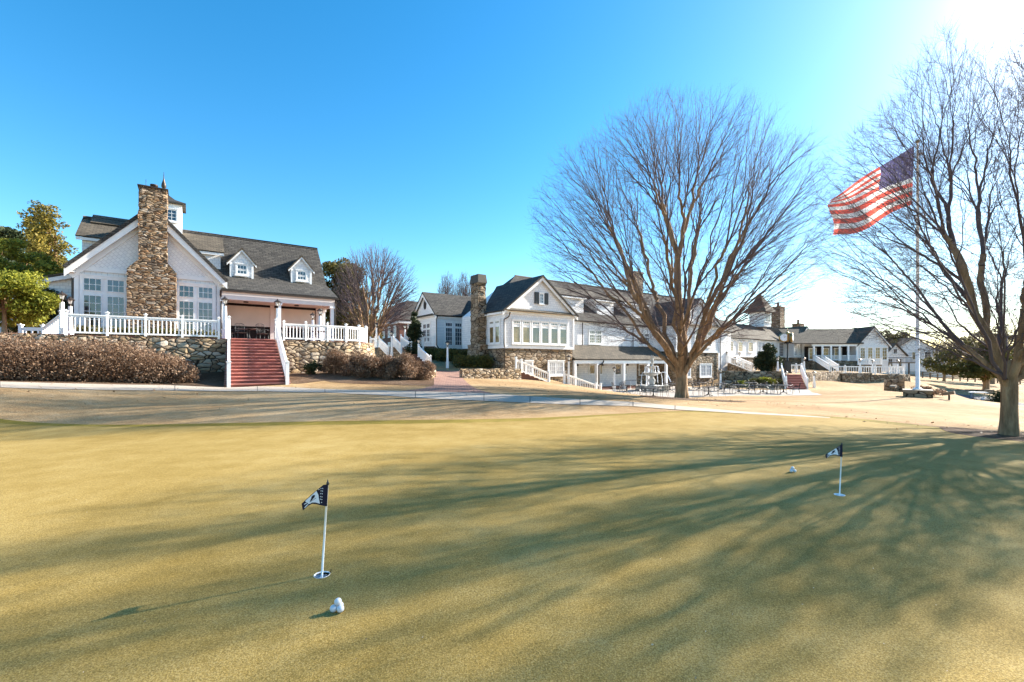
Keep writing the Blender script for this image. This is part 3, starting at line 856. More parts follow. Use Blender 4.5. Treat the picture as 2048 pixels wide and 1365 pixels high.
# terrace in front of it
arc = [(13.0, -8.8), (13.9, -8.6), (14.7, -8.05), (15.25, -7.25), (15.5, -6.4), (15.6, -5.5)]
tp = [(-5, -8.6)] + [(13.0, -8.6), (13.85, -8.42), (14.58, -7.9), (15.07, -7.15), (15.3, -6.35), (15.4, -5.5)] + [(15.4, 2.6), (-5, 2.6)]
T = thing('terrace', 'raised red-floored terrace of the left clubhouse behind its stone retaining walls', 'terrace', (FA.o[0], FA.o[1], 0), PHI)
m = MB(); m.pz(tp, 1.6, 2.74); m.build('terrace_base', M['field'], T)
m = MB(); m.pz([(x * .999, y * .997) for x, y in tp], 2.743, 2.79); m.build('deck_floor', M['riser'], T)
wl = lambda P: [FA.w(*p) for p in P]
stonewall('long fieldstone retaining wall behind the hedge, left of the red stairs', wl([(-5, -8.75), (0, -8.75), (4, -8.75), (7.15, -8.75)]), [.4, .4, .4, .3], 2.74, .5)
stonewall('curved fieldstone retaining wall under the railing, right of the red stairs', wl([(9.5, -8.75)] + arc + [(15.6, -2.5)]), [.2] * 3 + [.4] * 5, 2.74, .5)
# red stairs
w3 = lambda s, t, z: (*FA.w(s, t), z)
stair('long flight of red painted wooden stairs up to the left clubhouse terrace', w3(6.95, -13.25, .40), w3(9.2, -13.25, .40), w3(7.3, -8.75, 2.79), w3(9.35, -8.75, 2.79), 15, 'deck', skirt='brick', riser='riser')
railing('sloping white handrail on the left side of the red clubhouse stairs', [w3(6.9, -13.35, .42), w3(7.2, -8.7, 2.8)], 1.0, pw=.15, sp=.2, grp='white stair railings')
railing('sloping white handrail on the right side of the red clubhouse stairs', [w3(9.25, -13.35, .42), w3(9.45, -8.7, 2.8)], 1.0, pw=.15, sp=.2, grp='white stair railings')
zf = 2.79
railing('long white railing on top of the wall, left of the red stairs', [w3(.95, -8.6, zf), w3(2.35, -8.6, zf), w3(3.75, -8.6, zf), w3(5.2, -8.6, zf), w3(6.75, -8.6, zf)], .94, sp=.15, bw=.042, pw=.1)
railing('curving white railing on top of the wall, right of the red stairs', [w3(9.85, -8.6, zf), w3(11.0, -8.6, zf), w3(12.2, -8.6, zf), w3(13.3, -8.5, zf), w3(14.2, -8.1, zf), w3(14.85, -7.4, zf), w3(15.25, -6.4, zf), w3(15.35, -5.4, zf)], .94, sp=.15, bw=.042, pw=.1)
railing('white railing sloping down to the left behind the long stone wall', [w3(.75, -8.3, zf), w3(-.15, -6.6, 2.22), w3(-.95, -6.3, 2.22)], .94, sp=.22)
lamp_post(124, 582, 22.2, 'taller white lamp post at the left end of the long terrace railing', ybase=zf)
lamp_post(140.5, 593, 25.0, 'smaller white lamp post just behind the left end of the long terrace railing', ybase=zf)
lamp_post(450, 592.5, 24.9, 'white lamp post at the top of the red stairs, left side', ybase=zf)
lamp_post(555.5, 598, 26.4, 'white lamp post at the top of the red stairs, right side', ybase=zf)
lamp_post(625.5, 625, 32.4, 'white lamp post under the right end of the porch roof, left and lower of two', ybase=zf)
lamp_post(640, 616, 30.6, 'white lamp post under the right end of the porch roof, right and taller of two', ybase=zf)
# ---------------------------------------------------------------- main clubhouse
B = thing('main_clubhouse', 'long white main clubhouse with two front gables on a stone lower storey', 'building', (FM.o[0], FM.o[1], 0), PHI)
def sM(px, t): return FM.s_of(px, t)
def zM(px, py, t): return zat(FM, px, py, t)
SB = 2.84
m = MB(); m.box(0, 7.77, 0, 6, -1.7, SB); m.build('stone_base', M['field2'], B)
m = MB(); m.box(23.7, 32.5, 0, 6, -1.7, SB); m.build('stone_base', M['field2'], B)
m = MB(); m.box(20.0, 23.69, 2.42, 2.6, -1.3, 1.5); m.build('porch_stone_wall', M['field2'], B)
m = MB()
m.py([(-.06, SB), (7.83, SB), (7.83, 5.85), (3.9, 8.95), (-.06, 5.85)], -.06, 7)
m.py([(23.64, SB), (32.56, SB), (32.56, 5.85), (28.1, 8.95), (23.64, 5.85)], -.06, 7)
m.box(-.055, 6, 2.5, 4.9, -1.5, 5.75); m.box(6.001, 40, 2.5, 13.4, -1.5, 5.8)
m.build('wall', M['shake'], B)
m = MB()
for a, b in ((-.12, 7.89), (23.58, 32.62)):
    m.box(a, b, -.11, -.064, SB - .12, SB + .12)
    m.box(a, b, -.13, -.064, 5.66, 5.9)
    m.box(a, a + .18, -.12, -.064, SB + .13, 5.65); m.box(b - .18, b, -.12, -.064, SB + .13, 5.65)
m.box(-.12, -.064, -.06, 2.6, SB - .12, SB + .12); m.box(-.3, -.064, -.06, 2.6, 5.6, 5.78)
m.box(7.9, 23.5, 2.38, 2.495, 5.5, 5.72)
for c, hw in ((3.9, 4.25), (28.1, 4.75)):
    k = 3.36 / hw
    for sg in (-1, 1):
        m.py([(c, 9.08), (c + sg * hw, 9.08 - 3.3), (c + sg * hw, 9.08 - 3.62), (c, 8.74)], -.34, -.27)
m.build('trim', M['trim'], B)
m = MB()
for c, hw in ((3.9, 4.3), (28.1, 4.8)):
    for sg in (-1, 1):
        m.slab([(c, -.45, 9.22), (c + sg * hw, -.45, 9.22 - 3.36), (c + sg * hw, 3.0, 9.22 - 3.36), (c, 7.0, 9.22)], .13)
m.slab([(-.35, 2.1, 5.78), (40, 2.1, 5.78), (40, 8, 10.77), (6.9, 8, 10.77)], .14)
m.slab([(-.35, 2.1, 5.78), (6.9, 8, 10.77), (2.6, 7.5, 7.81), (-.35, 5.0, 5.78)], .14)
m.slab([(6.9, 13.9, 5.78), (6.9, 8, 10.77), (40, 8, 10.77), (40, 13.9, 5.78)], .14)
m.tube([(6.9, 8, 10.79), (40, 8, 10.79)], .09, 6)
m.build('roof', M['roof'], B)
for a, b in ((-.1, 7.87), (23.6, 32.6)):   # pent roofs under the gables
    m = MB(); m.slab([(a, -.42, 5.92), (b, -.42, 5.92), (b, -.062, 6.12), (a, -.062, 6.12)], .07); m.build('pent_roof', M['roof2'], B)
# shed dormers on the front slope
for a, b, sl in ((1122, 1167, 0), (1186, 1227, 10), (1247, 1292, 10)):
    s0, s1, s2 = sM(a, 3.2), sM(b, 3.2), sM(a + sl, 3.2)
    d = MB(); d.py([(s2, 6.6), (s1, 6.6), (s1, 8.35), (s0, 8.35)], 3.2, 7.0); dm = d.build('shed_dormer', M['shake'], B)
    d = MB(); d.slab([(s0 - .25, 2.9, 8.38), (s1 + .25, 2.9, 8.38), (s1 + .25, 7.2, 10.0), (s0 - .25, 7.2, 10.0)], .12); d.build('dormer_roof', M['roof2'], dm)
    d = MB(); d.box(s0 - .2, s1 + .2, 2.95, 3.0, 8.12, 8.27); d.build('dormer_trim', M['trim'], dm)
# windows of the first gable
zt0, zt1 = 4.83, 5.07; zm0, zm1 = 3.2, 4.6
sx = [(sM(a, 0), sM(b, 0)) for a, b in ((1024.5, 1038.5), (1043.6, 1058), (1063, 1077), (1081.7, 1095.5), (1100, 1113.6), (1118, 1131.3))]
for i, (a, b) in enumerate(sx):
    window(B, [(a, b, zt0, zt1, 4, 1), (a, b, zm0, zm1, 1, 1)], -.062, casing=.1, glass='glassw' if i < 2 else 'glass')
L_ = LEFT(-.062, 0)
for a, b in ((-1.15, -.5), (-2.05, -1.4)):
    window(B, [(a, b, zt0, zt1, 3, 1), (a, b, zm0, zm1, 1, 1)], 0, L_, casing=.1, glass='glassw')
a, b = sM(1077, 0), sM(1086, 0)
wd = window(B, [(a + .05, b - .05, 6.75, 7.6, 2, 3)], -.062, casing=.07)
for p, q in ((a - .52, a - .06), (b + .06, b + .52)):
    m = MB(); m.box(p, q, -.13, -.064, 6.68, 7.7)
    for i in range(9): m.box(p + .06, q - .06, -.15, -.131, 6.76 + i * .1, 6.82 + i * .1)
    m.build('shutter', M['black'], B)
for p in ((1097, 1111, 1111), ):
    a, b = sM(1097, 0), sM(1125, 0); c = (a + b) / 2
    window(B, [(a, c - .08, .45, 1.55, 3, 3), (c + .08, b, .45, 1.55, 3, 3)], -.002, casing=.14, glass='curtain')
a, b = sM(1051, 0), sM(1063, 0); window(B, [(a, b, .6, 1.55, 2, 3)], -.002, casing=.14, glass='curtain')
# second gable
a, b = sM(1388, 0), sM(1420, 0)
n = 4; w_ = (b - a) / n
window(B, [(a + i * w_ + .04, a + (i + 1) * w_ - .04, z0, zz1, 3, r) for i in range(n) for z0, zz1, r in ((3.5, 4.7, 3), (4.8, 5.35, 1))], -.062, casing=.12, glass='glass')
a, b = sM(1400, 0), sM(1421, 0); c = (a + b) / 2
window(B, [(a, c - .08, -.1, 1.2, 2, 3), (c + .08, b, -.1, 1.2, 2, 3)], -.002, casing=.16, glass='curtain')
a, b = sM(1374, 0), sM(1379, 0); window(B, [(a, b, -.1, 1.2, 1, 3)], -.002, casing=.14, glass='curtain')
a, b = sM(1396, 0), sM(1401, 0); window(B, [(a, b, 6.7, 7.6, 2, 3)], -.062, casing=.08)
# upper windows of the middle wall
for a, b, cc in ((1178, 1201.5, 2), (1277, 1297, 2)):
    s0, s1 = sM(a, 2.5), sM(b, 2.5); c = (s0 + s1) / 2; z0 = 3.55; z2 = 4.85
    window(B, [(s0, c - .07, z0, z2 - .42, 3, 3), (c + .07, s1, z0, z2 - .42, 3, 3), (s0, c - .07, z2 - .36, z2, 3, 1), (c + .07, s1, z2 - .36, z2, 3, 1)], 2.498, casing=.11)
for px in (1166, 1267): downspout(B, [(sM(px, 2.3), 2.36, 5.6), (sM(px, 2.3), 2.36, 3.3)], .05)
downspout(B, [(.35, -.4, 5.7), (.35, -.2, 5.35), (-.1, -.16, 5.1), (-.1, -.16, 3.1), (.03, -.06, 2.7), (.03, -.06, .7)], .055)
downspout(B, [(32.7, -.14, 5.6), (32.7, -.14, -1.0)], .055)
# lower porch
s1e, s1t = sM(1341, -.25), sM(1309, 2.45)
m = MB()
m.slab([(7.86, -.3, 1.86), (s1e, -.3, 1.86), (s1t, 2.44, 3.32), (7.86, 2.44, 3.32)], .1)
m.slab([(s1e, -.3, 1.86), (s1t, 2.44, 3.32), (s1e, 2.44, 1.86)], .1)
m.build('porch_roof', M['roof2'], B)
m = MB(); m.box(7.86, s1e - .2, -.16, .06, 1.42, 1.74); m.box(s1e - .4, s1e - .2, .061, 2.4, 1.42, 1.74); m.build('porch_beam', M['white'], B)
m = MB(); m.box(7.86, s1e - .42, .065, 2.4, 1.62, 1.68); m.build('porch_ceiling', M['white'], B)
for px in (1149.5, 1194, 1247.3, 1296, 1332):
    s_ = sM(px, -.05); c = MB(); c.box(s_ - .13, s_ + .13, -.17, .07, -1.17, 1.415); c.box(s_ - .17, s_ + .17, -.21, .11, -1.17, -.95); c.build('porch_column', M['white'], B)
s_ = sM(1196.5, -.2)
downspout(B, [(s_ + .55, -.4, 1.72), (s_ + .5, -.34, 1.5), (s_, -.27, 1.25), (s_, -.27, -1.15)], .07)
for a, b, gl, y0, y1 in ((1178.5, 1188.5, 'glassw', 730.5, 748.5), (1199, 1203.5, 'glassw', 730, 749), (1229.5, 1241, 'glass', 729.5, 749.5), (1249, 1252, 'glass', 730, 749.5), (1277.5, 1287.5, 'glass', 730.5, 750), (1290, 1296, 'glass', 730.5, 750)):
    window(B, [(sM(a, 2.5), sM(b, 2.5), zM(a, y1, 2.5), zM(a, y0, 2.5), 1, 1)], 2.498, casing=.09, glass=gl, sill=False)
m = MB(); m.box(8, s1e - .5, .1, 2.4, -1.17, -1.02); m.build('porch_step', M['brick'], B)
# chimneys
def stone_chimney(parent, s0, s1, t0, t1, zb, zt_, base=None, cap='cap', rr=random.Random(9), mt='field2'):
    c = MB()
    if base: rough_box(c, *base, .25, .03, rr)
    rough_box(c, s0, s1, t0, t1, zb, zt_, .25, .03, rr)
    ch = c.build('chimney', M[mt], parent)
    k = MB(); a = .07; h = .75
    if cap == 'cap':
        q0 = [(s0 - a, t0 - a), (s1 + a, t0 - a), (s1 + a, t1 + a), (s0 - a, t1 + a)]; cx, cy = (s0 + s1) / 2, (t0 + t1) / 2
        k.add([(x, y, zt_ + .002) for x, y in q0] + [(cx + (x - cx) * .86, cy + (y - cy) * .86, zt_ + h) for x, y in q0], [(0, 1, 5, 4), (1, 2, 6, 5), (2, 3, 7, 6), (3, 0, 4, 7), (4, 5, 6, 7), (3, 2, 1, 0)])
        k.build('chimney_cap', M['cap'], ch)
    else:
        k.box(s0 - a, s1 + a, t0 - a, t1 + a, zt_ + .002, zt_ + .18); k.build('chimney_cap', M[mt], ch)
        if cap == 'pot':
            k = MB(); k.lathe([(.22, zt_ + .18), (.2, zt_ + .9), (.26, zt_ + .95), (.26, zt_ + 1.05)], ((s0 + s1) / 2, (t0 + t1) / 2, 0), 10); k.build('chimney_pot', M['brick'], ch)
    return ch
stone_chimney(B, -.9, -.1, 2.62, 3.95, 2.5, 8.5, base=(-.95, -.063, 2.3, 4.35, -.5, 3.1))
s_ = sM(1270.5, 8); stone_chimney(B, s_ - .85, s_ + .85, 7.4, 8.6, 9.8, 13.2, cap='slab')
for px in (1155, 1205, 1255):
    s_ = sM(px, 1.2); x, y = FM.w(s_, 1.2)
    f = thing('ceiling_fan', 'dark ceiling fan under the porch, %s' % {1155: 'beside the left end post', 1205: 'just right of the black downspout', 1255: 'nearest the fountain'}[px], 'fan', (x, y, 1.6), 0, 'porch ceiling fans')
    k = MB(); k.tube([(0, 0, .0), (0, 0, -.25)], .025, 6); k.lathe([(.05, -.42), (.13, -.38), (.13, -.27), (.04, -.24)], n=10); k.build('motor', M['bronze'], f)
    k = MB()
    for i in range(5):
        an = i * 1.2566 + .3; c, s = math.cos(an), math.sin(an); k.bar((c * .13, s * .13, -.33), (c * .68, s * .68, -.31), .13, .012)
    k.build('blades', M['bronze'], f)

# ---------------------------------------------------------------- cottage wing
W = thing('cottage_wing', 'small white shingled wing with oval gable vent, left of the capped stone chimney', 'building', (FB.o[0], FB.o[1], 0), PHI)
m = MB(); m.box(.02, 6.5, .02, 5.6, .6, 3.05); m.box(3.62, 7.4, -1.9, .02, .6, 3.05); m.build('stone_base', M['field2'], W)
m = MB(); m.px([(0, 3.05), (0, 6.4), (2.8, 8.8), (5.6, 6.4), (5.6, 3.05)], 0, 6.5); m.box(3.6, 7.4, -1.9, -.001, 3.05, 6.3); m.build('wall', M['clap'], W)
m = MB()
m.slab([(-.35, -.4, 6.32), (8, -.4, 6.32), (8, 2.8, 9.0), (-.35, 2.8, 9.0)], .14); m.slab([(-.35, 6.0, 6.32), (8, 6.0, 6.32), (8, 2.8, 9.0), (-.35, 2.8, 9.0)], .14)
m.slab([(3.3, -2.2, 6.3), (7.6, -2.2, 6.3), (7.0, 2.0, 8.5), (5.0, 2.0, 8.5)], .13); m.slab([(3.3, -2.2, 6.3), (5.0, 2.0, 8.5), (3.3, .6, 6.9)], .12)
m.build('roof', M['roof'], W)
m = MB()
m.box(-.06, -.002, -.06, 5.66, 2.95, 3.15); m.box(0, 3.58, -.06, -.002, 2.95, 3.15); m.box(-.05, 3.6, -.16, -.004, 6.05, 6.2)
for sg in (-1, 1):
    m.px([(2.8, 8.86), (2.8 + sg * 3.15, 8.86 - 2.64), (2.8 + sg * 3.15, 5.95), (2.8, 8.5)], -.32, -.25)
m.box(-.2, -.003, -.1, 5.7, 6.22, 6.35); m.box(-.06, -.003, -.06, .14, 3.16, 6.2)
m.build('trim', M['trim'], W)
m = MB(); m.slab([(-.4, -.3, 6.36), (-.4, 5.9, 6.36), (-.003, 5.9, 6.6), (-.003, -.3, 6.6)], .07); m.build('pent_roof', M['roof2'], W)
m = MB(); m.M = Matrix.Translation((-.03, 2.8, 7.65)) @ Matrix.Rotation(R(-90), 4, 'Y') @ Matrix.Scale(1.7, 4, (1, 0, 0))
m.lathe([(.3, -.02), (.3, .03), (.24, .035)], n=18, smooth=False); m.build('gable_vent', M['black'], W)
sB = lambda px: FB.s_of(px, 0)
for a, b in ((890.5, 904), (909.3, 923)):
    window(W, [(sB(a), sB(b), 3.3, 5.1, 3, 4), (sB(a), sB(b), 5.22, 5.62, 3, 1)], -.002, casing=.11, sill=False)
Lw = LEFT(-.002, 0)
for a, b in ((-3.2, -2.45), (-2.3, -1.55)):
    window(W, [(a, b, 3.7, 5.0, 3, 3), (a, b, 5.1, 5.6, 3, 1)], 0, Lw, casing=.11)
Lw = LEFT(3.598, 0); window(W, [(.5, 1.1, 3.7, 5.0, 1, 1), (.5, 1.1, 5.1, 5.6, 2, 1)], 0, Lw, casing=.1)
downspout(W, [(-.1, -.3, 6.25), (-.12, -.1, 5.9), (-.1, -.1, 3.3), (.2, -.1, 2.9), (.2, -.1, 2.2)], .055)

# brick building behind
K = thing('brick_building', 'two storey red brick building with hipped shingle roof behind the bare tree', 'building', (*pxd(799, 70), 0), PHI)
m = MB(); m.box(0, 12, 0, 11, 2, 8.0); m.build('wall', M['brick'], K)
m = MB(); e = .4
m.slab([(-e, -e, 8.1), (12.4, -e, 8.1), (9.5, 3.2, 11.6), (2.5, 3.2, 11.6)], .15); m.slab([(-e, -e, 8.1), (2.5, 3.2, 11.6), (2.5, 7.8, 11.6), (-e, 11.4, 8.1)], .15)
m.slab([(-e, 11.4, 8.1), (2.5, 7.8, 11.6), (9.5, 7.8, 11.6), (12.4, 11.4, 8.1)], .15); m.slab([(2.5, 3.2, 11.6), (9.5, 3.2, 11.6), (9.5, 7.8, 11.6), (2.5, 7.8, 11.6)], .15)
m.build('roof', M['roof'], K)
m = MB(); m.box(-.3, 12.3, -.3, -.003, 7.6, 7.94); m.box(-.3, -.003, -.003, 11.3, 7.6, 7.94); m.build('cornice', M['trim'], K)
Lk = LEFT(-.002, 0)
for i in range(4):
    x = -9.6 + 2.5 * i
    for z in (3.2, 5.7): window(K, [(x, x + .75, z, z + 1.45, 2, 4)], 0, Lk, casing=.12, glass='curtain')
for z in (3.6, 6.0): window(K, [(1.4, 2.3, z, z + 1.3, 2, 3)], -.002, casing=.12)

# raised entry terrace between the two clubhouses
tz = 3.05
e0, e1 = gnd(748, 46), gnd(873, 44)
m = MB(); o = Vector((*pxd(752, 44.3), tz))
pl = [pxd(757, 45), pxd(800, 43.2), pxd(824, 42.6), pxd(870, 42.8), pxd(875, 50), pxd(752, 52)]
ET = thing('entry_terrace', 'raised stone entry terrace between the two clubhouses', 'terrace', o)
m.pz([(a - o.x, b - o.y) for a, b in pl], -2.2, -.05); m.build('terrace_base', M['field2'], ET)
m = MB(); m.pz([(a - o.x, b - o.y) for a, b in pl], -.047, 0); m.build('terrace_floor', M['paver'], ET)
pp = lambda px, d, z: (*pxd(px, d), z)
stair('red brick upper stairs between white rails, left of the holly', pp(822, 38.6, 1.95), pp(846, 38.4, 1.95), pp(797, 43.3, tz), pp(818, 42.9, tz), 8, 'brick', skirt='field2')
stair('red brick lower stairs ending beside the brick walk', pp(838, 33.6, .95), pp(866, 33.2, .95), pp(824, 37.5, 1.95), pp(848, 37.3, 1.95), 6, 'brick', skirt='field2')
railing('white railing on the near left side of the upper brick stairs', [pp(803, 40.0, 2.15), pp(787, 43.6, tz)], .98, sp=.22, grp='white stair railings')
railing('white railing on the far right side of the upper brick stairs', [pp(822.5, 39.5, 2.2), pp(802, 43.2, tz)], 1.0, sp=.22, grp='white stair railings')
railing('white railing of the lower brick stairs nearest the brick walk', [pp(861, 33.4, .95), pp(837, 37.4, 1.95)], .95, sp=.22, grp='white stair railings')
railing('white railing sloping down at the far left of the entry terrace', [pp(777, 42.0, 2.0), pp(758, 45.2, tz)], .98, sp=.22, grp='white stair railings')
railing('white railing across the entry terrace in front of the cottage wing', [pp(814, 43.0, tz), pp(842, 42.9, tz), pp(869, 42.9, tz)], .95, sp=.16)
railing('short white railing beside the curved terrace wall', [pp(741, 46.4, tz), pp(751, 46.0, tz)], .95, sp=.18)
lamp_post(753, 645, 45.6, 'white lamp post beside the curved terrace end, in front of the bare tree', ybase=tz)
lamp_post(783.5, 661, 41.2, 'white lamp post at the near end of the upper brick stair rail', ybase=1.9)
lamp_post(810, 648, 43.6, 'white lamp post between the brick building and the holly', ybase=tz)
lamp_post(846.5, 662, 42.6, 'white lamp post in front of the cottage wing gable', ybase=1.9)
lamp_post(838, 676, 37.6, 'white lamp post at the top of the lower brick stairs', ybase=1.5)
lamp_post(895, 681, 37.8, 'white lamp post standing alone at the end of the brick walk')
stonewall('low pale stone wall ending the bush bed beside the brick walk', [pxd(858, 27.6), pxd(867, 28.4), pxd(867.5, 31.5)], [.2, .2, .3], 1.02, .3, grp='low stone walls')
wl = lambda P: [FM.w(*p) for p in P]
stonewall('low fieldstone wall between the brick walk and the descending stairs', wl([(-6.55, -4.4), (-4, -4.45), (-1.7, -4.5)]), [.1, 0, -.1], 1.08, .42, grp='low stone walls')
m3 = lambda s, t, z: (*FM.w(s, t), z)
stair('upper brick stairs descending to the patio in front of the stone storey', m3(1.2, -2.7, -.1), m3(1.2, -4.25, -.1), m3(-1.9, -2.7, .95), m3(-1.9, -4.25, .95), 7, 'brick')
stair('lower brick stairs descending to the patio beside the porch', m3(6.7, -2.7, -1.2), m3(6.7, -4.25, -1.2), m3(2.7, -2.7, -.12), m3(2.7, -4.25, -.12), 7, 'brick')
railing('white railing of the upper patio stairs below the stone wall windows', [m3(1.2, -4.4, -.1), m3(-1.45, -4.4, .8), m3(-1.95, -4.4, .95)], .82, sp=.2, grp='white stair railings')
railing('white railing of the lower patio stairs beside the porch', [m3(2.75, -4.4, -.16), m3(6.3, -4.4, -1.16), m3(6.9, -4.4, -1.2)], .85, sp=.2, grp='white stair railings')
lamp_post(1137.5, 709.5, 36.1, 'white lamp post on the patio stairs beside the main clubhouse gable', ybase=-.3)
lamp_post(1228.7, 733, 41.5, 'white lamp post on the patio in front of the porch', ybase=-1.17)

# ---------------------------------------------------------------- right wing
Q = thing('right_wing', 'long low white wing with stone base right of the big bare tree', 'building', (FM.o[0], FM.o[1], 0), PHI)
s = lambda px, t: sM(px, t)
r1, r2, r3 = s(1512.5, 5), s(1581, 5), s(1626, 4)
m = MB(); m.box(33.5, r1, 5, 14, -.6, 2.42); m.box(r1 + .002, r2, 6, 14, -.6, 2.42); m.box(r2 + .002, r3, 4, 14, -.6, 2.4); m.build('stone_base', M['field2'], Q)
m = MB(); m.box(33.5, r1, 4.95, 14, 2.42, 5.3); m.box(r1 + .002, r2, 5.95, 14, 2.42, 5.4)
cg_ = (s(1584, 4) + s(1622, 4)) / 2
m.py([(r2 + .002, 2.4), (r3, 2.4), (r3, 5.0), ((r2 + r3) / 2, 7.7), (r2 + .002, 5.0)], 3.95, 10); m.build('wall', M['clap'], Q)
m = MB()
m.slab([(33.0, 4.6, 5.25), (r1 + .3, 4.6, 5.25), (r1 + .3, 10, 8.6), (33.0, 10, 8.6)], .14)
m.slab([(r1, 5.5, 5.3), (r3 + 3, 5.5, 5.3), (r3 + 3, 11, 8.4), (r1, 11, 8.4)], .13)
c = (r2 + r3) / 2; hw = (r3 - r2) / 2 + .4
for sg in (-1, 1): m.slab([(c, 3.6, 7.95), (c + sg * hw, 3.6, 4.95), (c + sg * hw, 9, 4.95), (c, 10, 7.95)], .12)
m.build('roof', M['roof2'], Q)
m = MB(); m.box(33.5, r1, 4.8, 4.945, 4.95, 5.1); m.box(33.5, r1, 4.88, 4.945, 2.35, 2.55); m.box(r1, r2, 5.8, 5.945, 5.05, 5.2)
for sg in (-1, 1): m.py([(c, 7.8), (c + sg * hw, 4.8), (c + sg * hw, 4.5), (c, 7.45)], 3.66, 3.74)
m.build('trim', M['trim'], Q)
for a in (1437, 1456.5, 1475.5, 1496):
    p, q = s(a, 5), s(a + 8, 5); window(Q, [(p, q, 3.25, 4.65, 3, 4)], 4.948, casing=.12)
for a, b, g in ((1515, 1520, 'curtain'), (1523, 1528, 'curtain'), (1532, 1537, 'glass'), (1557, 1565.5, 'glass'), (1570, 1579, 'glass')):
    window(Q, [(s(a, 6), s(b, 6), 2.6, 4.9, 3, 5)], 5.948, casing=.12, glass=g, sill=False)
for a, b in ((1587.3, 1592), (1597, 1602), (1605.5, 1611), (1617.5, 1621.5)):
    window(Q, [(s(a, 4), s(b, 4), 2.75, 4.75, 3, 5)], 3.948, casing=.12, glass='curtain')
sc_ = s(1556, 10); stone_chimney(Q, sc_ - 1.0, sc_ + 1.0, 9.2, 10.8, 7.4, 12.0, cap='pot', mt='stone')
sc_ = s(1596, 12); stone_chimney(Q, sc_ - .9, sc_ + .9, 11.2, 12.8, 7.2, 9.6, cap='pot', mt='stone')
x, y = s(1520, 10), 10
k = MB(); k.box(x - 1.3, x + 1.3, y - 1.3, y + 1.3, 8.0, 10.6); tur = k.build('roof_lantern', M['white'], Q)
k = MB(); k.add([(x - 2, y - 2, 10.6), (x + 2, y - 2, 10.6), (x + 2, y + 2, 10.6), (x - 2, y + 2, 10.6), (x, y, 14.2)], [(0, 1, 4), (1, 2, 4), (2, 3, 4), (3, 0, 4), (3, 2, 1, 0)]); k.build('lantern_roof', M['roof2'], tur)
window(tur, [(x - .9, x - .1, 8.9, 10.2, 2, 3), (x + .1, x + .9, 8.9, 10.2, 2, 3)], y - 1.302, casing=.08)

# porch wing that faces the lawn
PW = thing('porch_wing', 'white wing with open columned porch and end gable, left of the flagpole', 'building', (*pxd(1626, 76), 0), R(-3))
m = MB(); m.box(0, 7.2, 2.6, 9, 0, 4.8); m.py([(7.3, 0), (12.2, 0), (12.2, 4.3), (9.75, 7.3), (7.3, 4.3)], .2, 9); m.build('wall', M['clap'], PW)
m = MB(); m.box(0, 7.2, .05, 2.59, .2, 1.8); m.build('stone_base', M['field2'], PW)
m = MB(); m.slab([(-3.5, -.4, 4.75), (7.9, -.4, 4.75), (9.4, 4.2, 7.45), (-3.5, 4.2, 7.45)], .15)
for sg in (-1, 1): m.slab([(9.75, -.2, 7.6), (9.75 + sg * 2.8, -.2, 4.3), (9.75 + sg * 2.8, 9, 4.3), (9.75, 9, 7.6)], .14)
m.build('roof', M['roof2'], PW)
m = MB(); m.box(-.2, 7.25, -.1, .15, 4.25, 4.6); m.build('porch_beam', M['white'], PW)
for i in range(6):
    x = .15 + i * 1.38; c = MB(); c.box(x - .12, x + .12, -.08, .13, 1.8, 4.24); c.build('porch_column', M['white'], PW)
m = MB(); m.box(.05, 7.1, 2.5, 2.59, 1.8, 4.3); m.build('porch_shade_panel', M['shadowgap'], PW)  # solid dark panel stands for the shade inside this porch
for i in range(3): window(PW, [(.8 + i * 2.1, 1.9 + i * 2.1, 2.1, 3.9, 2, 3)], 2.498, casing=.12, glass='glassw')
for i in range(5):
    a = .15 + i * 1.38; c = MB(); c.box(a + .13, a + 1.25, 0, .06, 2.65, 2.73); c.box(a + .13, a + 1.25, 0, .06, 1.9, 1.96)
    for j in range(7): c.box(a + .2 + j * .16, a + .25 + j * .16, .01, .05, 1.965, 2.645)
    c.build('porch_rail', M['white'], PW)
for a in (7.7, 8.9, 10.1, 11.2): window(PW, [(a, a + .75, 2.0, 4.0, 2, 4)], .198, casing=.13, glass='glassw' if a > 8 else 'glass')
m = MB()
for sg in (-1, 1): m.py([(9.75, 7.45), (9.75 + sg * 2.75, 4.2), (9.75 + sg * 2.75, 3.9), (9.75, 7.1)], -.16, -.1)
m.build('trim', M['trim'], PW)
stair('white railed side stairs rising to the porch of the far wing', pp(1664, 66, .25), pp(1668, 64.5, .25), pp(1630, 75.5, 1.8), pp(1637, 74, 1.8), 9, 'wood')
railing('long sloping white railing of the porch stairs, left of the two', [pp(1659, 65, .3), pp(1628, 75, 1.8)], 1.0, sp=.3, grp='white stair railings')
railing('long sloping white railing of the porch stairs, right of the two', [pp(1677, 64.5, .2), pp(1645, 75.5, 1.8)], 1.0, sp=.3, grp='white stair railings')
dk = thing('raised_deck', 'raised white railed deck in front of the end gable', 'deck', (*pxd(1718, 72), 0))
m = MB(); m.box(0, 3.6, 0, 3.5, -.3, 1.2); m.build('deck_base', M['field2'], dk)
railing('white railing around the raised deck by the end gable', [pp(1716, 72, 1.2), pp(1740, 72, 1.2), pp(1764, 72, 1.2)], 1.0, sp=.3)

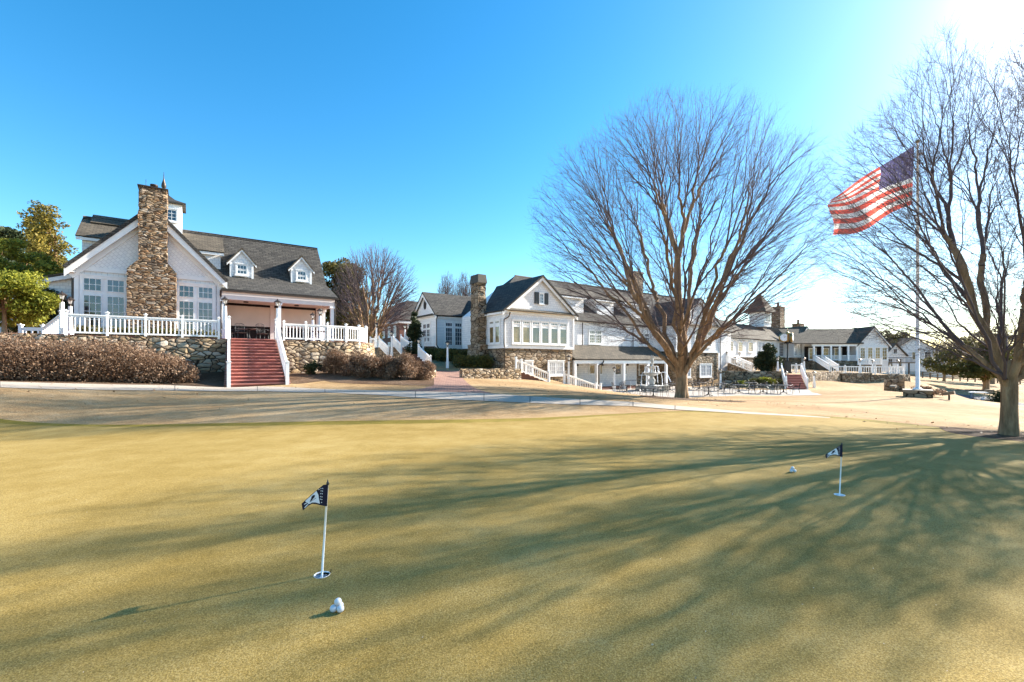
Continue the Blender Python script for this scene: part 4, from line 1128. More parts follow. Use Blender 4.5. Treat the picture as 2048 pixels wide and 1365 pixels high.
# upper terrace walls on the right
PT = lambda *a: [pxd(p, d) for p, d in a]
stonewall('stone retaining wall left of the red patio stairs, above the planting', PT((1438, 51), (1500, 50.4), (1566, 50)), [-1.3, -1.3, -1.3], .58, .5, 'field2', grp='stone retaining walls')
stonewall('stone retaining wall right of the red patio stairs behind two lamp posts', PT((1610, 50.5), (1650, 54), (1682, 56.6)), [-1.4, -1.3, -1.3], .42, .5, 'field2', grp='stone retaining walls')
stonewall('stone retaining wall under the long white fence, buttressed middle run', PT((1680, 56.0), (1740, 57.2)), [-1.6, -1.8], .22, .6, 'field2', grp='stone retaining walls')
stonewall('stone retaining wall left of the flagpole, stepping down at its end', PT((1737, 57.0), (1800, 57.8), (1815, 58.5)), [-1.8, -2, -2.2], .02, .6, 'field2', grp='stone retaining walls')
stonewall('low stone wall in the bed between the tables and the upper wall', PT((1500, 46.8), (1562, 46.4)), [-1.3, -1.3], -.75, .4, 'field2', grp='low stone walls')
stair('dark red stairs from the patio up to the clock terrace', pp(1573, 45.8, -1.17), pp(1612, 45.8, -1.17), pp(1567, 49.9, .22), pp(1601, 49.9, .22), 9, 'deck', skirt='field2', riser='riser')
railing('white handrail on the left side of the dark red patio stairs', [pp(1570.5, 45.6, -1.1), pp(1563, 50.0, .3)], .98, sp=.22, grp='white stair railings')
railing('white handrail on the right side of the dark red patio stairs', [pp(1615, 45.6, -1.15), pp(1602.5, 50.0, .3)], .98, sp=.22, grp='white stair railings')
railing('long white fence railing along the right stone wall, left of the flagpole', [pp(1659, 60, .05), pp(1690, 60, .05), pp(1720, 60, .03), pp(1750, 60, .03), pp(1780, 60, .02), pp(1808, 60, .02)], 1.02, sp=.3)
railing('short white railing behind the clock at the stair top', [pp(1580, 54, .3), pp(1592, 54, .3), pp(1604, 54, .3)], 1.0, sp=.22)
railing('white railing down the terrace stairs, nearer of two below the four windows', [pp(1504, 58, .3), pp(1486, 59.5, .7), pp(1455, 62, 1.5)], .98, sp=.26, grp='white stair railings')
railing('white railing down the terrace stairs, farther of two below the four windows', [pp(1510, 61, .3), pp(1474, 64.5, 1.4)], .98, sp=.26, grp='white stair railings')
stair('stone terrace stairs below the four windows', pp(1498, 58, .3), pp(1510, 60.5, .3), pp(1455, 62.2, 1.5), pp(1472, 64.4, 1.5), 8, 'field2')
for px, yt, d, lb, yb in ((1441, 737, 47.5, 'white lamp post at the left end of the planted stone wall', -1.2), (1555.5, 713.5, 51.5, 'white lamp post left of the dark red stairs beside the dark evergreen', .3), (1608, 713.5, 51.5, 'white lamp post at the top right of the dark red stairs', .3), (1628, 741.5, 48, 'white lamp post standing on the lawn right of the dark red stairs', None),
                         (1453.5, 703, 62.5, 'white lamp post at the top of the terrace stairs, left of a pair', 1.4), (1479, 704, 63.5, 'white lamp post at the top of the terrace stairs, right of a pair', 1.2), (1720, 717, 59, 'white lamp post behind the long white fence, under the end gable', .1), (1745, 719, 59.3, 'white lamp post behind the long white fence, middle of three', .1), (1795.5, 719, 59.5, 'white lamp post behind the right end of the long white fence', .1), (1572, 741, 46.2, 'white lamp post hidden behind the lower left stair rail', -1.2)):
    lamp_post(px, yt, d, lb, ybase=yb)
# ---------------------------------------------------------------- bare trees
def tubes(polys, n):
    """polys: list of (points (k,3), radii (k,)) with equal k -> verts, quads"""
    P = np.array([p for p, _ in polys]); Rr = np.array([r for _, r in polys]); m, k, _ = P.shape
    T = np.empty_like(P); T[:, 1:-1] = P[:, 2:] - P[:, :-2]; T[:, 0] = P[:, 1] - P[:, 0]; T[:, -1] = P[:, -1] - P[:, -2]
    T /= np.linalg.norm(T, axis=2, keepdims=True) + 1e-9
    ref = np.where(np.abs(T[:, :1, 2:3]) < .8, np.array([[[0, 0, 1.0]]]), np.array([[[1.0, 0, 0]]]))
    A = np.cross(T, np.broadcast_to(ref, T.shape)); A /= np.linalg.norm(A, axis=2, keepdims=True) + 1e-9
    Bv = np.cross(T, A); an = 2 * np.pi * np.arange(n) / n
    V = P[:, :, None] + (A[:, :, None] * np.cos(an)[None, None, :, None] + Bv[:, :, None] * np.sin(an)[None, None, :, None]) * Rr[:, :, None, None]
    base = (np.arange(m) * k * n)[:, None, None]; j = np.arange(k - 1)[None, :, None] * n; a = np.arange(n)[None, None, :]; b_ = (np.arange(n) + 1)[None, None, :] % n
    Fq = np.stack([base + j + a, base + j + b_, base + j + n + b_, base + j + n + a], -1).reshape(-1, 4)
    return V.reshape(-1, 3), Fq

def grow(fork, tips, r_tip, ex, seed, up=.12, root_split=7, keep=1.9, curve=.5, wob=.06):
    """branches from fork out to every tip; returns list of (pts, radii)"""
    g = np.random.default_rng(seed); out = []
    stack = [(np.array(fork, float), np.array([0, 0, 1.0]), np.arange(len(tips)), True)]
    while stack:
        p, dr, idx, root = stack.pop()
        rel = tips[idx] - p; dist = np.linalg.norm(rel, axis=1) + 1e-6; u = rel / dist[:, None]; n = len(idx)
        if n > 1:
            k = min(root_split, n) if root else (3 if (n > 60 and g.random() < .25) else 2)
            feat = u + rel * (.25 / dist.mean())
            c = [feat[g.integers(n)]]
            for _ in range(k - 1):
                dd = np.min([((feat - q) ** 2).sum(1) for q in c], 0); c.append(feat[g.choice(n, p=dd / dd.sum()) if dd.sum() > 0 else 0])
            c = np.array(c)
            for _ in range(3):
                lab = ((feat[:, None] - c[None]) ** 2).sum(-1).argmin(1)
                for q in range(k):
                    if (lab == q).any(): c[q] = feat[lab == q].mean(0)
            groups = [idx[lab == q] for q in range(k) if (lab == q).any()]
        else: groups = [idx]
        for gi in groups:
            m = len(gi); rl = tips[gi] - p; cen = rl.mean(0); L = np.linalg.norm(cen) + 1e-6
            if m == 1: q = tips[gi[0]]; nd_ = cen / L
            else:
                spread = math.sqrt(((rl - cen) ** 2).sum(1).mean())
                step = min(max(L - keep * spread * g.uniform(.8, 1.25), .1 * L), .8 * L)
                d = cen / L; d = d + np.array([0, 0, up]) * (0 if m < 8 else 1) + g.normal(0, .05, 3); d /= np.linalg.norm(d)
                q = p + d * step; nd_ = d
            r0 = r_tip * m ** ex; r1 = r0 if m > 1 else r_tip * .5
            k = 5 if r0 > .05 else (4 if r0 > .014 else 3)
            t = np.linspace(0, 1, k)[:, None]; Lq = np.linalg.norm(q - p)
            h = (2 * t ** 3 - 3 * t ** 2 + 1) * p + (t ** 3 - 2 * t ** 2 + t) * (dr * Lq * curve + (q - p) * (1 - curve)) + (-2 * t ** 3 + 3 * t ** 2) * q + (t ** 3 - t ** 2) * (q - p)
            w_ = g.normal(0, wob, (k, 3)) * Lq; w_[0] = 0; w_[-1] = 0
            tn = q - p; tn = tn / (np.linalg.norm(tn) + 1e-9)
            rad = np.linspace(r0 * 1.12, r1, k)
            if root: rad = r0 * (1 + .45 * (1 - np.linspace(0, 1, k)) ** 2)
            out.append((h + w_ * .6, rad))
            if m > 1:
                e = h[-1] - h[-2]; e /= np.linalg.norm(e) + 1e-9
                stack.append((q, e * .6 + nd_ * .4, gi, False))
    return out

def twiglets(segs, rmax, per, ln, r, seed):
    g = np.random.default_rng(seed); out = []
    for P, Rr in segs:
        if Rr[0] > rmax: continue
        for _ in range(per):
            t = g.uniform(.25, 1); i = min(int(t * (len(P) - 1)), len(P) - 2); f = t * (len(P) - 1) - i
            a = P[i] * (1 - f) + P[i + 1] * f; d = P[-1] - P[0]; d = d / (np.linalg.norm(d) + 1e-9)
            v = d + g.normal(0, .55, 3) + np.array([0, 0, .18]); v /= np.linalg.norm(v)
            l = ln * g.uniform(.5, 1.3); mid = a + v * l * .5 + g.normal(0, .04, 3) * l
            out.append((np.array([a, mid, a + (v + np.array([0, 0, .15])) * l]), np.array([r, r * .8, r * .45])))
    return out

def bare_tree_meshes(name, tips, fork_h, base_r, fork_r, r_tip, ex, seed, tw=(.006, 2, .5, .0042), root_split=7, keep=1.9, up=.12, twig_mat='twig', roots=True):
    segs = grow((0, 0, fork_h * .6), tips, r_tip, ex, seed, up, root_split, keep)
    g = random.Random(seed)
    tk = MB(); n = 20; zs = np.linspace(-.25, fork_h * 1.02, 12); vs = []
    for i, z in enumerate(zs):
        f = max(0, z) / fork_h; r = base_r * (1 - f) + fork_r * f
        fl = math.exp(-max(0, z) / (.22 * fork_h)) * .5 if roots else 0
        top = -max(0, f - .7) ** 1.5 * 2.6
        for k in range(n):
            an = 2 * math.pi * k / n
            rr = r * (1 + fl * (.55 + .45 * math.cos(5 * an + seed)) + .035 * math.sin(3 * an + z) + .03 * math.sin(7 * an + 2 * z) + top)
            vs.append((rr * math.cos(an), rr * math.sin(an), z))
    fs = [(i * n + k, i * n + (k + 1) % n, (i + 1) * n + (k + 1) % n, (i + 1) * n + k) for i in range(len(zs) - 1) for k in range(n)] + [[(len(zs) - 1) * n + k for k in range(n)]]
    tk.add(vs, fs, True)
    parts = {}
    big = [s for s in segs if s[1][0] > .05]; mid = [s for s in segs if .014 < s[1][0] <= .05]; fine = [s for s in segs if s[1][0] <= .014]
    tws = twiglets(segs, tw[0], tw[1], tw[2], tw[3], seed + 1) if tw else []
    def grp(lst, n):
        Vs, Fs, b = [], [], 0
        for k in set(len(p) for p, _ in lst):
            V, Fq = tubes([x for x in lst if len(x[0]) == k], n); Vs.append(V); Fs.append(Fq + b); b += len(V)
        return np.concatenate(Vs), np.concatenate(Fs)
    me_t = bpy.data.meshes.new(name + '_trunk'); me_t.from_pydata(vs, [], fs); me_t.polygons.foreach_set('use_smooth', [True] * len(me_t.polygons)); me_t.materials.append(M['bark'])
    V1, F1 = grp(big, 10)
    me_l = mesh_arrays(name + '_limbs', V1, F1, M['bark'], True)
    Vs, Fs, b = [], [], 0
    for lst, n_ in ((mid, 6), (fine, 4), (tws, 3)):
        if lst:
            V, Fq = grp(lst, n_); Vs.append(V); Fs.append(Fq + b); b += len(V)
    me_b = mesh_arrays(name + '_twigs', np.concatenate(Vs), np.concatenate(Fs), M[twig_mat], True)
    return me_t, me_l, me_b

def place_tree(meshes, label, loc, rz=0, sc=1.0, group=None, name='bare_tree'):
    t = thing(name, label, 'tree', loc, rz, group); t.scale = (sc,) * 3
    link('trunk', meshes[0], t); link('limbs', meshes[1], t); link('crown', meshes[2], t)
    return t

def ell_tips(n, c, rad, seed, zmin=-9e9, inner=.5, lump=.07, fork=None, minel=None, pw=1.4, clump=0.0, wl=1.5):
    g = np.random.default_rng(seed); out = []
    ph = g.uniform(0, 6.28, 12)
    while len(out) < n:
        d = g.normal(size=3); d /= np.linalg.norm(d)
        az, el = math.atan2(d[1], d[0]), math.asin(d[2])
        lm = 1 + lump * (math.sin(3 * az + ph[0]) * math.cos(2 * el + ph[1]) + .8 * math.sin(5 * az + ph[2] + 3 * el) + .6 * math.sin(9 * az + ph[3]) * math.sin(7 * el + ph[4]))
        f = (1 - (1 - inner) * g.random() ** pw) * lm
        p = np.array(c) + d * np.array(rad) * f
        if p[2] < zmin: continue
        if clump:
            q = p * (6.283 / wl)
            v = math.sin(q[0] + .6 * q[2] + ph[5]) + math.sin(q[1] - .5 * q[0] + ph[6]) + math.sin(q[2] + .7 * q[1] + ph[7])
            if g.random() > 1 - clump * min(1, max(0, .5 - v * .45)): continue
        if fork is not None:
            v = p - np.array(fork)
            if math.atan2(v[2], math.hypot(v[0], v[1])) < minel: continue
        out.append(p)
    return np.array(out)

# the large tree in the middle
bt = gnd(1363, 24.5); kk = 24.5 / F
tip = ell_tips(11000, ((1345 - 1363) * kk, -.9, EYE + (YH - 472) * kk - bt.z), (274 * kk, 200 * kk, 246 * kk), 11, 2.7, .52, .05, (0, 0, 1.2), R(6), 1.4, .6, 3.0)
C1 = bare_tree_meshes('middle_tree', tip, 1.75, .30, .29, .0036, .53, 21, (.005, 4, .46, .0022), 8, 2.0, .1)
place_tree(C1, 'large rounded bare tree with thick brown trunk in front of the patio tables', bt)
# the right foreground tree
br = gnd(2019, 9.8); kk = 9.8 / F
zc = EYE + (YH - 410) * kk - br.z
tip = ell_tips(10000, (.15, .3, zc), (325 * kk, 3.6, 362 * kk), 12, 1.6, .45, .06, (0, 0, 1.05), R(7), 1.4, .95, 1.7)
low = np.c_[np.random.default_rng(4).uniform(-4.0, -2.6, 90), np.random.default_rng(5).uniform(-1.0, .8, 90), np.random.default_rng(6).uniform(2.0, 3.2, 90)]
C2 = bare_tree_meshes('right_tree', np.r_[tip, low], 1.6, .125, .135, .0019, .50, 33, (.0026, 4, .3, .0018), 8, 1.9, .14)
place_tree(C2, 'tall bare tree at the right edge, its trunk beside the putting green', br)
# neighbours of that tree, out of the frame on the right, whose shadows fall on the green
tip = ell_tips(1100, (0, 0, 5.4), (4.6, 4.6, 4.4), 19, 2.0, .4, .1, (0, 0, 1.3), R(12))
C4 = bare_tree_meshes('sparse_tree', tip, 1.9, .24, .24, .0065, .47, 9, (.008, 1, .5, .005), 7, 1.8, .15)
tip = ell_tips(1500, (0, 0, 10.6), (3.5, 3.5, 6.6), 29, 3.4, .2, .1, (0, 0, 2.6), R(20), 1.2, .9, 2.4)
C5 = bare_tree_meshes('tall_tree', tip, 3.4, .36, .32, .0075, .5, 14, (.009, 1, .55, .005), 6, 1.9, .2)
for mm, x, y, rz_, sc, lb in ((C4, 17.6, 9.2, 2.1, 1.1, 'bare tree just beyond the right edge, casting branch shadows on the green'), (C5, 24.6, 15.9, .6, 1.0, 'tall narrow bare tree farther beyond the right edge, casting soft shadows across the green')):
    place_tree(mm, lb, (x, y, z1(x, y)), rz_, sc, 'bare trees beyond the right edge')
# smaller bare tree behind the terrace
b3 = Vector((*pxd(738, 52), 2.3)); kk = 52 / F
tip = ell_tips(7000, ((752 - 738) * kk, 0, EYE + (YH - 585) * kk - b3.z), (88 * kk, 84 * kk, 98 * kk), 13, 2.2, .42, .08, (0, 0, .8), R(18))
C3 = bare_tree_meshes('terrace_tree', tip, 1.0, .3, .34, .0085, .44, 5, (.0095, 3, .6, .0075), 8, 2.0, .2)
place_tree(C3, 'bare multi-stemmed tree between the left clubhouse and the brick building', b3)
# thin bare trees far behind the cottage wing
for px, d, top, sc, lb in ((895, 95, 553, 1.0, 'pale bare tree far behind the cottage wing, left of two'), (930, 92, 549, 1.0, 'pale bare tree far behind the cottage wing, nearer the capped chimney')):
    z0 = 3.5; H = EYE + (YH - top) / F * d - z0; kk = d / F
    tip = ell_tips(1500, (0, 0, H * .62), (24 * kk, 24 * kk, H * .4), int(px), 3, .3, .1)
    mm = bare_tree_meshes('far_bare_tree', tip, 4.0, .22, .2, .012, .42, int(px), (.014, 3, .8, .012), 5, 2.0, .3)
    place_tree(mm, lb, (*pxd(px, d), z0), 0, 1, 'bare trees behind the cottage wing')
px, d = 1888, 84; g0 = gnd(px, d); kk = d / F
tip = ell_tips(700, (0, 0, 4.6), (26 * kk, 26 * kk, 3.6), 77, 1.6, .3, .1)
place_tree(bare_tree_meshes('bare_young_tree', tip, 1.2, .2, .17, .011, .42, 77, (.012, 2, .6, .01), 6, 2.0, .2), 'small bare tree in front of the distant white houses, right of the flagpole', g0)

# ---------------------------------------------------------------- leafy plants
def leaf_cloud(blobs, n, size, seed, flat=.0, shell=.55, asp=.55):
    """many small leaf quads spread through a set of ellipsoids"""
    g = np.random.default_rng(seed); vol = np.array([b[1][0] * b[1][1] * b[1][2] for b in blobs]) ** .45; vol /= vol.sum()
    w = g.choice(len(blobs), n, p=vol); C = np.array([b[0] for b in blobs])[w]; Rd = np.array([b[1] for b in blobs])[w]
    d = g.normal(size=(n, 3)); d /= np.linalg.norm(d, axis=1, keepdims=True)
    r = 1 - (1 - shell) * g.random((n, 1)) ** 1.6
    r *= 1 + .13 * np.sin(d[:, :1] * 7 + w[:, None]) * np.cos(d[:, 2:3] * 6 + w[:, None] * 2)
    P = C + d * Rd * r + g.normal(0, .02, (n, 3))
    a = g.normal(size=(n, 3)) + d * .7; a[:, 2] *= (1 - flat); a /= np.linalg.norm(a, axis=1, keepdims=True)
    b_ = np.cross(a, g.normal(size=(n, 3))); b_ /= np.linalg.norm(b_, axis=1, keepdims=True)
    s = size * g.uniform(.6, 1.4, (n, 1)); a = a * s; b_ = b_ * s * asp
    V = np.stack([P - a * .5, P + b_ * .5, P + a * .5, P - b_ * .5], 1).reshape(-1, 3)
    return V, np.arange(n * 4).reshape(-1, 4)

def blobs_in(c, rad, n, br, seed, cone=0.0):
    g = random.Random(seed); out = []
    for _ in range(n):
        while True:
            x, y, z = (g.uniform(-1, 1) for _ in range(3))
            if x * x + y * y + z * z > 1: continue
            break
        k = 1 - cone * (z + 1) / 2
        f = g.uniform(.7, 1.25)
        out.append(((c[0] + x * rad[0] * k, c[1] + y * rad[1] * k, c[2] + z * rad[2]), tuple(b * f * (1 - cone * .45 * (z + 1) / 2) for b in br)))
    return out

def cone_blobs(H, R0, n, br, seed, z0=.6, lean=0.0):
    g = random.Random(seed); out = []
    for i in range(n):
        f = 1 - (1 - i / n) ** 1.5 if False else (i + g.random()) / n
        f = 1 - (1 - f * .985) ** .72; r = R0 * (1 - f) ** .85 * g.uniform(.25, 1.0); an = g.uniform(0, 6.283); k = .45 + .75 * (1 - f)
        out.append(((r * math.cos(an) + lean * f, r * math.sin(an), z0 + (H - z0) * f), tuple(b * k * g.uniform(.8, 1.2) for b in br)))
    return out

def leafy_plant(name, label, cat, loc, blobs, n, size, mat, trunk=None, group=None, seed=1, shell=.5, sprigs=0):
    t = thing(name, label, cat, loc, 0, group)
    V, Fq = leaf_cloud(blobs, n, size, seed, shell=shell)
    link('crown' if trunk else 'foliage', mesh_arrays(name + '_leaves', V, Fq, mat), t)
    m = MB()
    if trunk:
        H, r = trunk; m.tube([(0, 0, -.2), (.02, 0, H * .3), (-.03, .04, H * .7), (.05, 0, H)], [r * 1.3, r, r * .8, r * .35], 10)
    g = random.Random(seed)
    for (c, rd) in blobs[::2]:
        st = (0, 0, trunk[0] * .45) if trunk else (c[0] * .6, c[1] * .6, 0)
        m.tube([st, ((st[0] + c[0]) / 2, (st[1] + c[1]) / 2, (st[2] * .35 + c[2] * .65)), c], [.05 * (trunk[1] * 5 if trunk else .5), .03, .012], 5, cap=False)
    for (c, rd) in blobs if sprigs else ():
        for _ in range(sprigs):
            an = g.uniform(0, 6.283); q = g.uniform(.2, .95); x, y = c[0] + rd[0] * q * math.cos(an), c[1] + rd[1] * q * math.sin(an); zt_ = c[2] + rd[2] * math.sqrt(1 - q * q)
            m.tube([(c[0] * .8 + x * .2, c[1] * .8 + y * .2, c[2] - rd[2] * .6), (x, y, zt_ - .1), (x + g.uniform(-.08, .08), y + g.uniform(-.08, .08), zt_ + g.uniform(.02, .22))], [.009, .006, .003], 3, cap=False)
    m.build('trunk' if trunk else 'stems', M['bark'] if trunk else M['limb'], t)
    return t

LF = {
 'leaf2': leafy('mid_green_leaves', [(.06, .075, .012), (.2, .2, .028), (.44, .4, .055)], .3, .8),
 'magnolia': leafy('yellow_green_leaves', [(.07, .09, .012), (.22, .23, .028), (.46, .42, .055)], .35, .9),
 'conifer': leafy('bronze_conifer_leaves', [(.05, .046, .012), (.16, .135, .026), (.38, .28, .05)], .3, .5),
 'dark': leafy('dark_evergreen_leaves', [(.012, .02, .008), (.035, .05, .018), (.08, .085, .03)], .2, .6),
 'olive': leafy('olive_evergreen_leaves', [(.045, .043, .013), (.12, .105, .028), (.25, .195, .06)], .25, .4),
 'lorop': leafy('purple_shrub_leaves', [(.07, .034, .018), (.2, .115, .066), (.44, .31, .21)], .3, 1.6),
 'box': leafy('boxwood_leaves', [(.03, .035, .01), (.1, .095, .022), (.22, .18, .045)], .25, 2.0),
 'far': leafy('far_wood_leaves', [(.05, .045, .02), (.13, .105, .045), (.24, .18, .09)], .25, .12),
}
# trees on the left
p = Vector((*pxd(88, 44), 2.3)); z = lambda y, d: EYE + (YH - y) / F * d
H = z(392, 45) - 2.3
leafy_plant('conifer_tree', 'tall bronze-green conical conifer left of the clubhouse, taller peak', 'tree', (*pxd(72, 45), 2.3), cone_blobs(H, 4.0, 160, (1.0, .95, .75), 3), 24000, .25, LF['conifer'], (H * .85, .2), seed=3)
leafy_plant('conifer_tree', 'bronze conifer right behind the tallest one, its slope leaning toward the clubhouse roof', 'tree', (*pxd(110, 43), 2.3), cone_blobs(z(400, 43) - 2.3, 4.4, 170, (1.05, 1.0, .75), 4, .6, -.7), 24000, .24, LF['conifer'], (11.5, .2), seed=4)
leafy_plant('evergreen_tree', 'dark open branched evergreen cut by the left edge', 'tree', (*pxd(-6, 34), 2.4), blobs_in((0, 0, 6.6), (1.6, 1.8, 3.6), 26, (.75, .7, .5), 5, .3), 6000, .24, LF['dark'], (9.2, .16), seed=5)
leafy_plant('magnolia_tree', 'bright yellow-green small tree with pale trunk behind the long stone wall', 'tree', (*pxd(8, 21.5), 2.75), blobs_in((.15, .1, 1.95), (1.5, 1.4, 1.3), 34, (.52, .5, .36), 6), 14000, .16, LF['magnolia'], (2.7, .08), seed=6)
leafy_plant('magnolia_tree', 'green tree between the yellow-green tree and the conifers', 'tree', (*pxd(30, 30), 2.6), blobs_in((0, 0, 4.6), (2.5, 1.6, 2.2), 36, (.8, .7, .4), 7), 14000, .2, LF['leaf2'], (5.0, .14), seed=7)
leafy_plant('magnolia_tree', 'dark green drooping tree against the grey side wing', 'tree', (*pxd(98, 27.2), 2.6), blobs_in((0, .2, 2.3), (1.0, .9, 1.0), 15, (.5, .5, .35), 8), 5000, .17, LF['dark'], (2.4, .08), seed=8)
for px, d, lb in ((50, 24.5, 'dark shrub under the yellow-green tree behind the stone wall'), (88, 25.5, 'mottled shrub behind the sloping white rail, against the side wing')):
    leafy_plant('shrub', lb, 'shrub', (*pxd(px, d), 2.6), blobs_in((0, 0, .55), (.9, .6, .55), 14, (.4, .35, .32), px), 3800, .13, LF['box'], seed=px)
x, y = FA.w(2.6, -1.6)
bx = [((CU * s, SU * s, .42), (.38, .38, .42)) for s in np.arange(-2.3, 4.6, .3)]
leafy_plant('terrace_hedge', 'clipped yellow-green hedge behind the long white terrace railing', 'hedge', (x, y, 2.79), bx, 9000, .11, LF['box'], seed=15)
# trees behind, between the buildings
leafy_plant('evergreen_tree', 'olive evergreen behind the right end of the porch roof, half behind the bare tree', 'tree', (*pxd(682, 56), 2.4), blobs_in((0, 0, 6.9), (3.4, 2.6, 5.6), 60, (1.15, 1.0, .9), 21, .25), 22000, .32, LF['olive'], (10, .22), seed=21)
leafy_plant('evergreen_tree', 'low olive evergreen under the bare tree, beside the brick building', 'tree', (*pxd(716, 60), 2.4), blobs_in((0, 0, 3.4), (2.6, 2, 3.0), 30, (1.0, .9, .8), 22), 9000, .32, LF['olive'], (5, .2), seed=22)
leafy_plant('holly_tree', 'dark narrow holly in front of the cottage wing gable', 'tree', (*pxd(830, 42.4), 2.6), blobs_in((0, 0, 2.2), (.62, .55, 1.9), 30, (.34, .32, .3), 23, .5), 5200, .17, LF['dark'], (3.9, .07), seed=23)
leafy_plant('shrub', 'dark shrub below the holly beside the lower brick stairs', 'shrub', (*pxd(826, 39.8), 1.5), blobs_in((0, 0, .9), (.5, .5, .8), 12, (.36, .35, .34), 24), 2600, .14, LF['dark'], seed=24)
leafy_plant('evergreen_shrub', 'large dark cone-shaped evergreen in front of the right wing windows', 'shrub', (*pxd(1537, 56), .2), blobs_in((0, 0, 1.75), (1.75, 1.3, 1.75), 46, (.55, .5, .5), 25, .55), 14000, .2, LF['dark'], seed=25)
# hedges below the cottage wing
for i, (px, d, r_, lb) in enumerate(((880, 42.5, 1.0, 'trimmed green hedge under the cottage wing stone base, left part'), (915, 41.5, 1.2, 'trimmed green hedge between the lone lamp post and the cottage wing'), (945, 38.6, 1.0, 'trimmed green hedge at the foot of the capped chimney'))):
    q = gnd(px, d); bl = [((s, s * .25, .5), (.55, .6, .55)) for s in np.arange(-r_ * 1.2, r_ * 1.3, .35)]
    leafy_plant('hedge', lb, 'hedge', q, bl, 5000, .13, LF['box'], seed=30 + i, group='hedges under the cottage wing')
# long purple hedge in front of the left wall
bl = []; gg = random.Random(8)
ox, oy = FA.w(0, -10.9); oz = z1(*FA.w(0, -11.8)) - .1
for s in np.arange(-5.2, 5.2, .42):
    for t_ in (-.75, 0, .7):
        e = max(0, (s - 3.6)) * .25
        bl.append(((CU * s - SU * t_, SU * s + CU * t_, gg.uniform(.85, 1.0) - e - .05 * s), (.52, .62, (1.0 - e * .8) * gg.uniform(.9, 1.08))))
leafy_plant('hedge', 'long untrimmed purple-brown hedge in front of the left stone wall', 'hedge', (ox, oy, oz), bl, 60000, .085, LF['lorop'], seed=41, shell=.35, sprigs=5)
for i, (px, d, w_, h_, lb) in enumerate(((672, 25.6, .72, 1.2, 'purple-brown bush farthest left of the row, against the curved wall'), (708, 25.2, .74, 1.15, 'second purple-brown bush from the curved wall'), (742, 25.0, .74, 1.18, 'middle purple-brown bush of the row below the upper brick stairs'), (776, 25.2, .72, 1.12, 'purple-brown bush under the upper brick stairs, fourth from the curved wall'), (812, 25.2, .8, 1.25, 'largest purple-brown bush of the row, second from the brick walk'), (845, 25.9, .58, 1.05, 'purple-brown bush nearest the brick walk'))):
    leafy_plant('shrub', lb, 'shrub', gnd(px, d), blobs_in((0, 0, h_ * .5), (w_, w_ * .9, h_ * .5), 20, (.34, .33, .28), 50 + i), 7500, .08, LF['lorop'], seed=50 + i, sprigs=9, group='purple bushes in the mulch bed')
leafy_plant('shrub', 'small dark green bush at the foot of the curved stone wall', 'shrub', gnd(627, 25.4), blobs_in((0, 0, .3), (.5, .45, .28), 10, (.26, .25, .2), 61), 2200, .09, LF['dark'], seed=61)
leafy_plant('shrub', 'thin pale bush ending the long hedge by the red stairs', 'shrub', (*FA.w(5.3, -11.3), z1(*FA.w(5.3, -11.3))), blobs_in((0, 0, .55), (.75, .6, .5), 14, (.3, .3, .28), 62), 3400, .09, LF['lorop'], seed=62)
# planting in front of the upper wall
for i, px in enumerate((1462, 1485, 1508, 1530, 1552)):
    leafy_plant('ground_cover_plant', ['yellow-green ground cover plant nearest the patio end lamp post', 'second yellow-green ground cover plant below the planted wall', 'yellow-green ground cover plant in the middle of the wall bed', 'fourth yellow-green ground cover plant below the planted wall', 'yellow-green ground cover plant nearest the dark red stairs'][i], 'plant', gnd(px, 48.3), blobs_in((0, 0, .2), (.85, .6, .25), 9, (.35, .3, .2), 70 + i), 1500, .14, LF['magnolia'] if i % 2 else LF['box'], seed=70 + i, group='plants below the planted stone wall')
# tree and wood on the right
leafy_plant('leafy_tree', 'spreading yellow-green tree on the far lawn behind the right trunk', 'tree', gnd(1972, 70), blobs_in((-2.2, 0, 4.9), (5.6, 4, 2.9), 60, (1.2, 1.1, .7), 80), 15000, .34, LF['box'], (4.6, .36), seed=80)
leafy_plant('leafy_tree', 'thin bronze tree behind the spreading yellow-green tree', 'tree', gnd(1985, 88), blobs_in((0, 0, 7.4), (4.2, 3, 4.0), 45, (1.1, 1.0, .8), 81), 6500, .34, LF['far'], (8, .3), seed=81)
leafy_plant('evergreen_tree', 'dark round evergreen right behind the end gable of the far wing', 'tree', (*pxd(1790, 112), 0), blobs_in((0, 0, 5.4), (5.2, 4, 3.9), 50, (1.3, 1.2, 1.0), 82), 14000, .42, LF['olive'], (7, .3), seed=82)
leafy_plant('shrub', 'dark clipped shrub just left of the right foreground trunk', 'shrub', gnd(1997, 60), blobs_in((0, 0, 1.0), (.9, .8, 1.0), 14, (.5, .5, .5), 83), 2500, .2, LF['dark'], seed=83)
leafy_plant('ornamental_grass', 'tan dry bush beside the flagpole base', 'shrub', gnd(1851, 36), blobs_in((0, 0, .35), (1.1, .8, .4), 14, (.4, .35, .25), 84), 2400, .16, LF['lorop'], seed=84)
bl = []; gg = random.Random(3)
for px in range(1840, 2500, 9):
    d = gg.uniform(165, 215); x, y = pxd(px, d); bl.append(((x, y, -3 + gg.uniform(4, 7.5)), (4.5, 4.5, gg.uniform(5, 8.5))))
for px in range(560, 860, 14):
    d = gg.uniform(110, 140); x, y = pxd(px, d); bl.append(((x, y, 4 + gg.uniform(1, 3)), (3.5, 3.5, gg.uniform(3, 5))))
for px in range(-800, 140, 16):
    d = gg.uniform(70, 95); x, y = pxd(px, d); bl.append(((x, y, 3 + gg.uniform(1, 3)), (3.5, 3.5, gg.uniform(3.5, 5.5))))
V, Fq = leaf_cloud(bl, 60000, .8, 91, shell=.3)
